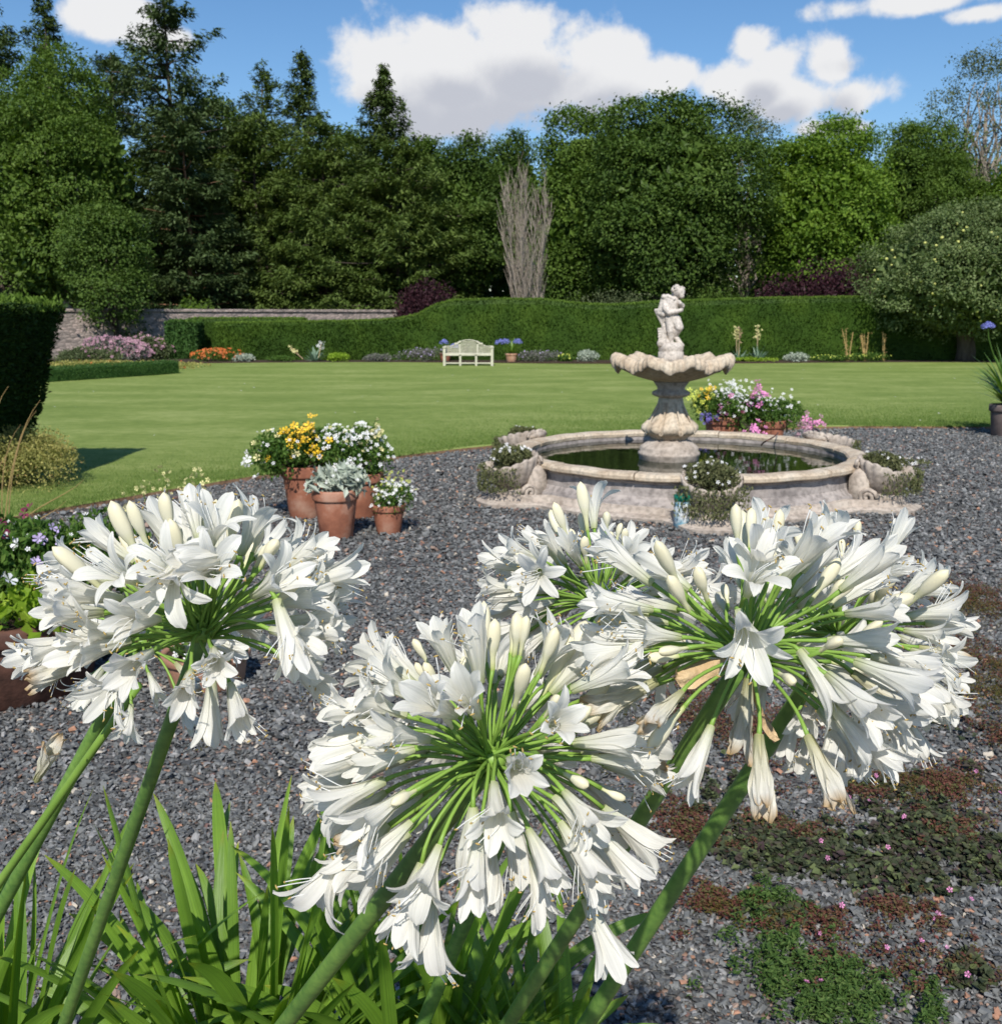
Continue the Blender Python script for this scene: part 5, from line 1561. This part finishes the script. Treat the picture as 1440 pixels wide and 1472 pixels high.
# left border behind the box edging
def lb_pos(px, py): return gnd(px, py)
for i, (nm, lb, px, y, rx, topy, lm, fl) in enumerate([
        ('pink_phlox', 'mass of dusty pink flowers in the left border', 168, 33, 1.0, 485, 'lavender', [(FM['palepink'], 420, .06)]),
        ('rose_bush', 'grey green bush with pale pink blooms in the left border', 205, 34, .8, 482, 'grey', [(FM['palepink'], 60, .06)]),
        ('grey_shrub', 'grey leaved bush nearest the wall in the left border', 122, 30, .9, 498, 'grey', [(FM['palepink'], 30, .05)]),
        ('spiky_shrub', 'upright light green bush at the end of the left border', 228, 35, .55, 486, 'light', []),
        ('red_brown_mound', 'low red brown foliage behind the box edging', 150, 29, 2.4, 518, 'gold', [(FM['orange'], 30, .03)])]):
    x = aty(px, 500, y).x; h = aty(px, topy, y).z
    shrub(nm, lb, 'shrub', x, y, rx * 1.3, .6, max(.3, h * 1.12), LM[lm], 350 + i, 3200, .08, 0.0, None, fl)

# ------------------------------------------------------------------ ground cover in the gravel, lower right
R = rng(400)
M['sedum_red'] = leafmat('red_sedum', [(0, (.10, .035, .03)), (.35, (.15, .06, .045)), (.6, (.12, .10, .04)), (.8, (.09, .11, .035)), (1, (.22, .07, .06))], .6, .2, (1.3, .9, .6))
M['sedum_green'] = leafmat('green_cover', [(0, (.04, .085, .02)), (.6, (.075, .135, .032)), (1, (.12, .18, .05))], .6, .25)
M['dark_cover'] = leafmat('dark_cover', [(0, (.03, .04, .022)), (.4, (.055, .068, .034)), (.6, (.055, .032, .038)), (.85, (.085, .105, .045)), (1, (.12, .15, .06))], .65, .1)
M['olive_cover'] = leafmat('olive_cover', [(0, (.07, .075, .02)), (.5, (.12, .105, .03)), (1, (.13, .06, .03))], .6, .2)
def cover(patches, m, seed, leaf, name, label, aspect=.55, hmul=1.0):
    R = rng(seed); P = []; LN = []
    for (px, py, rx, ry, n) in patches:
        a, b = gnd(px - rx, py), gnd(px + rx, py); c, d = gnd(px, py + ry), gnd(px, py - ry)
        cc = Vector(((a.x + b.x) / 2, (c.y + d.y) / 2, 0)); hx_ = (b.x - a.x) / 2; hy_ = (d.y - c.y) / 2
        n = int(n * (.95 if py < 1270 else .62)); nc = max(6, int(n / 30)); sub = R.normal(size=(nc, 2)) * .62
        rad_ = R.lognormal(-1.95, .55, nc); wgt = rad_ ** 2; pick = R.choice(nc, n, p=wgt / wgt.sum())
        dd = rs(n, R)[:, :2] * np.sqrt(R.uniform(0, 1, n))[:, None] * (rad_[pick] * 1.25)[:, None]
        u = sub[pick] + dd; r2 = np.hypot(dd[:, 0], dd[:, 1]) / (rad_[pick] * 1.25)
        z = .012 + (1 - r2 ** 2).clip(0) * .035 * hmul * R.uniform(.3, 1, n)
        P.append(np.stack([cc.x + u[:, 0] * hx_, cc.y + u[:, 1] * hy_, z], 1))
        LN.append(np.full(n, leaf) * R.uniform(.6, 1.4, n))
    P = np.concatenate(P); LN = np.concatenate(LN); m_ = len(P)
    D = R.normal(size=(m_, 3)) * np.array([1, 1, .35]) + np.array([0, 0, .35])
    V, F = leafcloud(P, D, LN, LN * aspect, R, .15, np.tile([0, 0, 1.], (m_, 1)))
    return tag(MB().add(V, F).build(name, m), label, 'ground cover', kind='stuff')


cover([(1400, 860, 60, 22, 5200), (1010, 1010, 60, 35, 4200), (1080, 1060, 70, 30, 4200), (990, 1195, 45, 30, 2600), (1110, 1195, 70, 20, 2200), (1020, 1310, 60, 26, 2600),
       (1160, 1325, 40, 22, 1500), (1350, 1140, 60, 26, 2600), (1305, 1320, 55, 22, 2000), (1400, 950, 50, 40, 3600), (1220, 1130, 80, 22, 2000), (1430, 1060, 40, 40, 2400), (1370, 1200, 70, 25, 1600), (1340, 1400, 80, 30, 1500), (1230, 1400, 80, 40, 1300)],
      M['sedum_red'], 401, .011, 'red_sedum', 'low mats of red brown sedum creeping over the gravel')
cover([(1150, 1430, 62, 62, 4200), (1200, 1420, 60, 45, 2400), (1110, 1310, 45, 22, 1500), (1230, 1460, 70, 30, 1800), (1330, 1450, 40, 22, 700)],
      M['sedum_green'], 402, .015, 'green_cover', 'fresh green feathery ground cover at the bottom right', .38, 1.5)
cover([(1210, 1240, 130, 40, 1900), (1080, 1225, 80, 30, 900), (1330, 1180, 70, 50, 1300), (1410, 1240, 50, 40, 900), (1000, 985, 60, 25, 800), (1050, 1130, 60, 30, 600), (1370, 1020, 60, 40, 900), (1400, 1420, 50, 40, 600), (1290, 1250, 60, 40, 800)],
      M['dark_cover'], 403, .024, 'dark_cover', 'dark green and purple rounded leaves lying on the gravel', .8, .9)
cover([(1400, 880, 60, 25, 3000), (1420, 960, 40, 35, 1800), (1075, 1320, 50, 26, 1300), (1330, 1140, 60, 20, 1000), (1420, 1000, 40, 30, 1500)],
      M['olive_cover'], 404, .010, 'olive_cover', 'olive green creeping mats among the red sedum')
n = 26
pts = [gnd(R.uniform(1150, 1440), R.uniform(1120, 1460)) for _ in range(n)]
P = np.array([[p.x, p.y, .055] for p in pts])
V, F = blossoms(P, R.normal(size=(n, 3)) * .4 + np.array([0, -.5, 1]), R.uniform(.005, .009, n), R)
tag(MB().add(V, F).build('tiny_pink_flowers', FM['pink']), 'tiny magenta flowers dotted over the ground cover', 'flowers', kind='stuff')
# fine weeds with white flowers near the right shell
p = gnd(1300, 672)
shrub('white_weed', 'sparse white flowered weed in the gravel right of the fountain', 'plant', p.x, p.y, .3, .3, .12, LM['moss'], 405, 260, .03, 0, None, [(FM['white'], 14, .02)])

# ------------------------------------------------------------------ the agapanthus in front
def tepal(phi, th_end, L_, wmax, R, curl=0.0, tube_r=.0022, rows=16, cols=9, crump=0.0, twist=0.0, th0=.10):
    th = np.zeros(rows); r = np.zeros(rows); z = np.zeros(rows); ts = np.linspace(0, 1, rows)
    rr, zz = tube_r, 0.0
    for i, t in enumerate(ts):
        if i:
            a = th0 + (max(0, t - .22) / .78) ** 1.35 * (th_end - th0) + curl * max(0, t - .75) * 3
            rr += math.sin(a) * L_ / (rows - 1); zz += math.cos(a) * L_ / (rows - 1); th[i] = a
        r[i] = rr; z[i] = zz
    s = np.linspace(-1, 1, cols)
    V = []; A = []
    ph = R.uniform(0, 6.28, 4)
    for i, t in enumerate(ts):
        if t < .68: h = tube_r * .8 + (wmax - tube_r * .8) * (math.sin(t / .68 * PI / 2) ** 1.5)
        else: h = wmax * (max(0.0, 1 - ((t - .68) / .32) ** 2.3)) ** .5
        h = max(h, .0004)
        nx, nz = math.cos(th[i]), -math.sin(th[i])                 # outward normal
        for q, sv in enumerate(s):
            tw = twist * t
            cup = -.30 * h * sv * sv * (1 if th_end < 1.2 else .45)
            rid = .00030 * math.cos(sv * 2 * PI) * min(1, t * 2.5)
            wav = .0011 * sv * sv * math.sin(t * 9 + ph[0] + sv) * t
            off_ = cup + rid + wav
            if crump: off_ += crump * (math.sin(t * 17 + ph[1] + sv * 3) + math.sin(sv * 5 + t * 8 + ph[2])) * t
            rad_ = r[i] + nx * off_; zc = z[i] + nz * off_
            tang = h * sv * (1 - crump * 60 * t)
            a_ = phi + tw
            V.append([rad_ * math.cos(a_) - tang * math.sin(a_), rad_ * math.sin(a_) + tang * math.cos(a_), zc]); A.append(complex(t, sv + phi * 3))
    F = []
    for i in range(rows - 1):
        for q in range(cols - 1):
            a = i * cols + q; F.append([a, a + 1, a + cols + 1, a + cols])
    return np.array(V), np.array(F), A


def floret_mesh(name, th_end, seed, L_=.047, wmax=.0066, crump=0, curl=0, twist=0, th0=.10):
    R = rng(seed); mb = MB()
    for k in range(6):
        inner = k % 2
        te = th_end * R.uniform(.72, 1.25) * (.9 if inner else 1.1) + R.normal() * .07
        wmax = wmax * .95
        V, F, A = tepal(k * PI / 3 + R.normal() * .07, te, L_ * R.uniform(.90, 1.08), wmax * (1.14 if inner else .86) * R.uniform(.88, 1.1), R,
                        curl * R.uniform(.3, 1.3), .0026 - .0006 * inner, crump=crump * R.uniform(.6, 1.4), twist=twist * R.normal(), th0=th0)
        mb.add(V, F, 0, A)
    me = mb.mesh(name, True, True); me.materials.append(M['wilt'] if crump else M['petal'])
    return me


def stamen_mesh(seed, L_=.045, spread=.16, droop=.012):
    R = rng(seed); mb = MB()
    for k in range(6):
        a = k * PI / 3 + .5 + R.normal() * .1; l = L_ * R.uniform(.85, 1.1); sp_ = spread * R.uniform(.6, 1.3)
        p0 = Vector((math.cos(a) * .002, math.sin(a) * .002, .010)); p3 = Vector((math.cos(a) * sp_ * l + droop * R.uniform(.5, 1.2), math.sin(a) * sp_ * l, l))
        pts = bez(p0, p0 + Vector((0, 0, .015)), p3 - Vector((droop * .8, 0, .012)), p3 + Vector((.003, 0, 0)), 6)
        mb.add(*tube(pts, .00030, 4), 0)
        d = Vector((R.normal(), R.normal(), R.normal())).normalized() * .0017
        mb.add(*tube([pts[-1] - d * .8, pts[-1], pts[-1] + d * .8], [.0003, .0006, .0003], 5), 1)
    me = mb.mesh('stamens', True); me.materials.append(M['filament']); me.materials.append(M['anther'])
    return me


def bud_mesh(seed, L_, rmax):
    R = rng(seed); n = 18; prof = []
    for i in range(13):
        t = i / 12
        r = .0014 + (rmax * .42 - .0014) * min(1, t / .3) if t < .3 else rmax * (.42 + .58 * math.sin((t - .3) / .38 * PI / 2)) if t < .68 else rmax * math.sqrt(max(.004, 1 - ((t - .68) / .32) ** 2.3))
        prof.append((r, t * L_))
    bend = R.normal() * .06
    th = np.linspace(0, 2 * PI, n, endpoint=False); V = []; A = []
    for i, (r, z) in enumerate(prof):
        rr = r * (1 + .07 * np.cos(3 * th + .4) + .035 * np.cos(6 * th) + .02 * R.normal())
        V.append(np.stack([rr * np.cos(th) + bend * z * z / L_, rr * np.sin(th), np.full(n, z)], 1)); A += [i / 12] * n
    V = np.concatenate(V); F = []
    for k in range(12):
        for q in range(n): F.append([k * n + q, k * n + (q + 1) % n, (k + 1) * n + (q + 1) % n, (k + 1) * n + q])
    F.append([12 * n + q for q in range(n)])
    mb = MB().add(V, F, 0, A); me = mb.mesh('bud', True, True); me.materials.append(M['bud'])
    return me


OPEN = [floret_mesh('floret', te, 500 + i, curl=c, wmax=w) for i, (te, c, w) in enumerate([(1.30, .3, .0056), (1.45, .2, .0052), (1.1, .5, .0060), (.95, .7, .0056), (1.2, .2, .0062)])]
TRUMP = [floret_mesh('floret', te, 520 + i, curl=c, wmax=w, th0=t0) for i, (te, c, w, t0) in enumerate([(.30, .5, .0064, .11), (.42, .7, .0060, .11), (.24, .2, .0066, .12), (.55, .5, .0057, .10), (.22, .9, .0062, .13), (.36, .1, .0062, .12), (.68, .5, .0057, .1), (.28, .3, .0058, .10), (.46, 1.0, .0054, .10)])]
WILT = [floret_mesh('wilted_floret', te, 540 + i, crump=cr, twist=.5, wmax=.006, th0=.06, L_=.046) for i, (te, cr) in enumerate([(.15, .0008), (.3, .0011), (.22, .0009)])]
CLOSED = [floret_mesh('floret', te, 550 + i, wmax=.0085, L_=.044, th0=.26) for i, te in enumerate([-.12, -.2, -.05])]
STAM = [stamen_mesh(560 + i, L_=l, spread=s) for i, (l, s) in enumerate([(.040, .16), (.044, .12), (.037, .22)])]
BUDS = [bud_mesh(570 + i, l, r) for i, (l, r) in enumerate([(.017, .0032), (.021, .0035), (.025, .0037), (.029, .0040), (.033, .0042), (.037, .0046), (.041, .0049)])]


def pedicel(parent_obj, J, base_w, axis, R, r=.00105):
    """curved stalk from the umbel centre J to the flower base (world), parented to the floret"""
    J = Vector(J); B = Vector(base_w); L_ = (B - J).length; d = (B - J).normalized()
    up = (d + Vector((0, 0, .28)) + Vector(R.normal(size=3)) * .10).normalized()
    J = J + d * .003 + Vector(R.normal(size=3)) * .0022
    pts = bez(J, J + up * L_ * .4, B - Vector(axis) * L_ * .28 + Vector(R.normal(size=3)) * .0022, B + Vector(axis) * .001, 7)
    V, F = tube(pts, [r * 1.1] + [r] * 5 + [r * 1.15, r * 1.45], 6)
    m = Matrix.Translation(parent_obj.parent.location) @ Matrix.LocRotScale(parent_obj.location, parent_obj.rotation_quaternion, parent_obj.scale)
    mi_ = np.array(m.inverted()); V = V @ mi_[:3, :3].T + mi_[:3, 3]
    me = MB().add(V, F).mesh('pedicel', True); me.materials.append(M['pedicel'])
    o = bpy.data.objects.new('pedicel', me); COL.objects.link(o); o.parent = parent_obj
    return o


def place(t, kind, J, B, axis, R, scale=1.0, spin=None):
    meshes = dict(open=OPEN, trumpet=TRUMP, wilt=WILT, bud=BUDS, closed=CLOSED)[kind]
    me = meshes[R.integers(0, len(meshes))]
    nm = {'bud': 'bud', 'wilt': 'wilted_floret'}.get(kind, 'floret')
    o = bpy.data.objects.new(nm, me); COL.objects.link(o); o.parent = t
    o.rotation_mode = 'QUATERNION'
    o.location = Vector(B) - Vector(t.location)
    q = Vector(axis).to_track_quat('Z', 'Y')
    o.rotation_quaternion = q @ Quaternion((0, 0, 1), R.uniform(0, 2 * PI) if spin is None else spin)
    o.scale = (scale * R.uniform(.92, 1.04), scale * R.uniform(.92, 1.04), scale)
    if kind in ('open', 'trumpet'):
        s = bpy.data.objects.new('stamens', STAM[R.integers(0, 3)]); COL.objects.link(s); s.parent = o
    pedicel(o, J, B, axis, R)
    return o


def flower_head(label, J, base, N_el, seed, s=1.0, stem_r=.0075, feats=(), bud_pol=(38, 62), max_pol=128, clear=30, bias=None, ctrl=None, skip=None, clear_keep=.15, tilt=(0, 0, 1), droopk=1.0):
    R = rng(seed); J = Vector(J); base = Vector(base)
    t = empty('agapanthus_flower', base, label, 'flower', 'white agapanthus flower heads')
    c1 = base + (J - base) * .35 + Vector((0, .006, .004)); c2 = base + (J - base) * .7 + Vector((0, .003, .003))
    pts = bez(base, c1, c2, J, 16)
    n = len(pts)
    V, F = tube(pts, [stem_r * (1.42 - .52 * i / (n - 1)) for i in range(n)], 14, flat=.85)
    MB().add(V, F).build('stem', M['stem'], t, smooth=True)
    V, F = lathe([(.001, -.004), (.006, -.003), (.0085, 0), (.008, .004), (.005, .007), (.001, .008)], 14, *J)
    MB().add(V, F).build('umbel_base', M['pedicel'], t, smooth=True)
    tocam = (Vector((0, 0, CAMZ)) - J).normalized()
    cosmax = math.cos(math.radians(max_pol)); ga = PI * (3 - 5 ** .5)
    tiltq = Vector((0, 0, 1)).rotation_difference(Vector(tilt).normalized())
    for (px, py, back, kind, ax) in feats:           # florets seen clearly in the photo, on their own stalks
        B = J + (atd(px, py, 1.0) - Vector((0, 0, CAMZ))).normalized() * 0
        dd = (J - Vector((0, 0, CAMZ))).dot(ray(720, 736)) / ray(720, 736).length_squared
        B = atd(px, py, dd - back)
        place(t, kind, J, B, Vector(ax).normalized(), R, s * R.uniform(.95, 1.05))
    for i in range(N_el):
        cz_ = 1 - (i + .5) / N_el * (1 - cosmax); a = i * ga + R.normal() * .12
        sn = math.sqrt(max(0, 1 - cz_ * cz_)); d = Vector((math.cos(a) * sn, math.sin(a) * sn, cz_))
        d = (d + Vector(R.normal(size=3)) * .07).normalized(); d = tiltq @ d
        pol = math.degrees(math.acos(max(-1, min(1, cz_))))
        pj = cam_px(J + d * .10 * s)
        if 928 < pj[0] < 1028 and 640 < pj[1] < 772: continue
        if clear and d.angle(tocam) < math.radians(clear) and R.uniform() > clear_keep: continue
        if skip and skip(d): continue
        u = R.uniform()
        if pol < bud_pol[0]: kind = 'bud' if u < .76 else ('trumpet' if u < .92 else 'open')
        elif pol < bud_pol[1]: kind = 'bud' if u < .36 else ('trumpet' if u < .80 else 'open')
        elif pol < 95: kind = 'bud' if u < .10 else 'closed' if u < .15 else 'wilt' if u < .20 else 'open' if u < .38 else 'trumpet'
        else: kind = 'bud' if u < .05 else 'closed' if u < .12 else 'wilt' if u < .17 else 'open' if u < .40 else 'trumpet'
        Lp = (.062 if kind != 'bud' else .058) * s * R.uniform(.78, 1.16)
        B = J + d * Lp + Vector((0, 0, -1)) * Lp * .10 * droopk * max(0, pol - 50) / 60
        g = (.02 if kind == 'bud' else .12) + droopk * .42 * max(0, pol - 35) / 90
        ax = (d + Vector((0, 0, -g)) + Vector(R.normal(size=3)) * .10).normalized()
        if kind == 'bud' and pol < 70: ax = (d + Vector((0, 0, .45))).normalized()
        place(t, kind, J, B, ax, R, s * (R.uniform(.82, 1.05) * .95 if kind != 'bud' else R.uniform(.66, 1.08)))
    return t


CZ = .50
def stem_base(p_top, p_bot):
    """foot of a stem: where its line reaches the soil of the trough"""
    py = 1700; px = p_top[0] + (p_bot[0] - p_top[0]) * (py - p_top[1]) / (p_bot[1] - p_top[1])
    r = ray(px, py); k = (CZ - CAMZ) / r.z
    return Vector((r.x * k, r.y * k, CZ))


heads = []
J1 = atd(290, 913, .61); B1 = stem_base((292, 925), (95, 1472))
J2 = atd(708, 1094, .575); B2 = stem_base((702, 1112), (418, 1472))
J3 = atd(1072, 945, .585); B3 = stem_base((1072, 945), (735, 1472))
J4 = atd(1205, 918, .70); B4 = stem_base((1215, 915), (850, 1472))
J5 = atd(862, 872, .82); B5 = stem_base((862, 872), (640, 1400))
J6 = atd(205, 925, .84); B6 = stem_base((205, 925), (0, 1310))
dn = (0, -.35, -1)
flower_head('front and largest white agapanthus head, in the middle of the picture', J2, B2, 112, 610, .99, .0070,
            [(622, 1285, .03, 'open', (-.02, -.55, -.8)), (500, 1215, .03, 'open', (-.45, -.5, -.6)), (680, 1160, .05, 'closed', (.0, -.3, -1)),
             (735, 1165, .045, 'trumpet', (.15, -.1, -1)), (840, 1290, .02, 'trumpet', (.5, -.3, -1)), (560, 1060, .02, 'closed', (-1, -.2, -.25))], clear=30, clear_keep=.45, bud_pol=(50, 84), max_pol=121)
flower_head('white agapanthus head at the left with its stem running down left', J1, B1, 92, 611, .98, .0050,
            [(258, 800, .05, 'open', (.0, -.85, -.35)), (305, 975, .02, 'trumpet', (-.05, -.2, -1)), (398, 862, .05, 'trumpet', (.35, -.5, -.8)), (335, 800, .05, 'closed', (-.35, -.5, .1))], max_pol=94, clear=26, clear_keep=.4, bud_pol=(46, 76), droopk=.5)
flower_head('white agapanthus head at the right with a papery bract under it', J3, B3, 100, 612, 1.0, .0062,
            [(1062, 880, .05, 'open', (-.03, -.9, -.3)), (1150, 935, .04, 'open', (.35, -.6, -.5)), (1075, 975, .01, 'wilt', (-.1, -.2, -1))], max_pol=110, clear=28, clear_keep=.3, bud_pol=(50, 82))
flower_head('white agapanthus head behind and right of the bracted one', J4, B4, 76, 613, .93, .0074, max_pol=128, clear=22, bud_pol=(34, 62))
flower_head('small white agapanthus head farthest back between the others', J5, B5, 92, 614, .98, .0065,
            [(775, 820, .06, 'open', (-.1, -.85, .1))], max_pol=105, clear=32, bud_pol=(44, 72))
flower_head('shaded white agapanthus head tucked behind the left one', J6, B6, 40, 615, .85, .0062, max_pol=125, clear=20)

# papery bract pieces under the right head
t = [o for o in COL.objects if o.name.startswith('agapanthus_flower') and 'bract' in o.get('label', '')][0]
for (dx, dz, seed) in ((-.045, -.012, 1), (.002, -.035, 2)):
    V, F, A = tepal(0, .5, .05, .008, rng(seed), crump=.0012, twist=.6)
    o = MB().add(V, F, 0, A).build('bract', M['papery'], t, smooth=True, world=False)
    o.rotation_mode = 'QUATERNION'; o.location = J3 - t.location; o.rotation_quaternion = Vector((dx, -.01, dz)).to_track_quat('Z', 'Y')

# thin pale stalk beside the left stems and the wilted flower caught on it
a0 = atd(200, 985, .80); bb_ = stem_base((200, 985), (0, 1268))
t = empty('young_flower_stalk', bb_, 'thin pale green stalk beside the shaded flower stem at left', 'stalk')
MB().add(*tube(bez(bb_, bb_.lerp(a0, .33), bb_.lerp(a0, .66), a0, 12), [.006, .006, .0055, .0055, .005, .005, .0045, .0045, .0045, .004, .004, .0035, .003], 8)).build('stem', M['pedicel'], t, smooth=True)
p = atd(52, 1122, .80); t = empty('fallen_floret', p, 'withered white floret caught on the left flower stem', 'flower')
o = link('petals', WILT[1], None, t, False); o.rotation_mode = 'QUATERNION'; o.rotation_quaternion = Vector((.5, -.2, .8)).to_track_quat('Z', 'Y')

# strap leaves in clumps
def strap_leaf(p, az, el, L_, w, R, sag=1.0, twist=.0, rows=18):
    d = Vector((math.cos(az) * math.cos(el), math.sin(az) * math.cos(el), math.sin(el)))
    sd0 = Vector((-math.sin(az), math.cos(az), 0)); V = []; A = []; p = Vector(p)
    bow = R.normal() * .25
    for i in range(rows + 1):
        f = i / rows
        ww = w * .5 * (.62 + .38 * math.sin(min(1, f / .45) * PI / 2)) * (1 - max(0, (f - .5) / .5) ** 3.2) ** .7 + .0004
        tw = twist * f; nr = sd0.cross(d).normalized()
        sd = (sd0 * math.cos(tw) + nr * math.sin(tw)).normalized(); nn = d.cross(sd).normalized()
        vd = .34 * (1 - f * .55)
        for (s, h) in ((-1, vd), (-.55, vd * .35), (0, 0), (.55, vd * .35), (1, vd)):
            V.append(list(p + sd * (s * ww) - nn * (h * ww))); A.append(complex(f, s))
        p = p + d * (L_ / rows); d = (d + Vector((0, 0, -1)) * (sag * (f ** 1.2) / rows) + sd0 * bow / rows).normalized()
        sd0 = (sd0 - d * sd0.dot(d)).normalized()
    F = []
    for i in range(rows):
        for q in range(4):
            a = i * 5 + q; F.append([a, a + 1, a + 6, a + 5])
    return np.array(V), np.array(F), A


def clump(label, c, n, seed, L0=.5, el=(48, 86), spread=.05, azr=None, wr=(.014, .024)):
    R = rng(seed); t = empty('agapanthus_clump', c, label, 'plant', 'clumps of strap leaves in front')
    for i in range(n):
        az = R.uniform(0, 2 * PI) if azr is None else math.radians(R.uniform(*azr)); e = math.radians(R.uniform(*el)); l = L0 * R.uniform(.65, 1.15)
        b = Vector(c) + Vector((math.cos(az) * spread * R.uniform(.2, 1), math.sin(az) * spread * R.uniform(.2, 1), 0))
        V, F, A = strap_leaf(b, az, e, l, R.uniform(*wr), R, R.uniform(.7, 2.6), R.normal() * .6)
        dead = False
        MB().add(V, F, 0, A).build('withered_leaf' if dead else 'leaf', M['papery'] if dead else M['strap'], t, smooth=True, attr=True)
    return t


clump('middle clump of arching strap leaves left of the largest stem', (-.36, 1.19, CZ), 100, 700, .44, el=(34, 86))
clump('left clump of strap leaves crossing the left flower stems', (-.68, 1.12, CZ), 84, 701, .44, el=(40, 84))
clump('clump of strap leaves shaded by the largest flower head', (-.12, 1.19, CZ), 100, 702, .42, el=(36, 84))
clump('right hand clump of strap leaves under the largest flower head', (.08, 1.12, CZ), 60, 703, .34, el=(40, 84), azr=(70, 290))
# the trough they grow in, below the frame
t = empty('planter_trough', (-.38, 1.13, 0), 'long dark clay trough that holds the agapanthus clumps', 'planter')
V, F = box(-.38, 1.13, .23, 1.42, .36, .46, 0, .02); MB().add(V, F).build('trough_body', M['clay_dark'], t)
V, F = box(-.38, 1.13, .48, 1.48, .42, .05, 0, .015); MB().add(V, F).build('rim', M['clay_dark'], t)
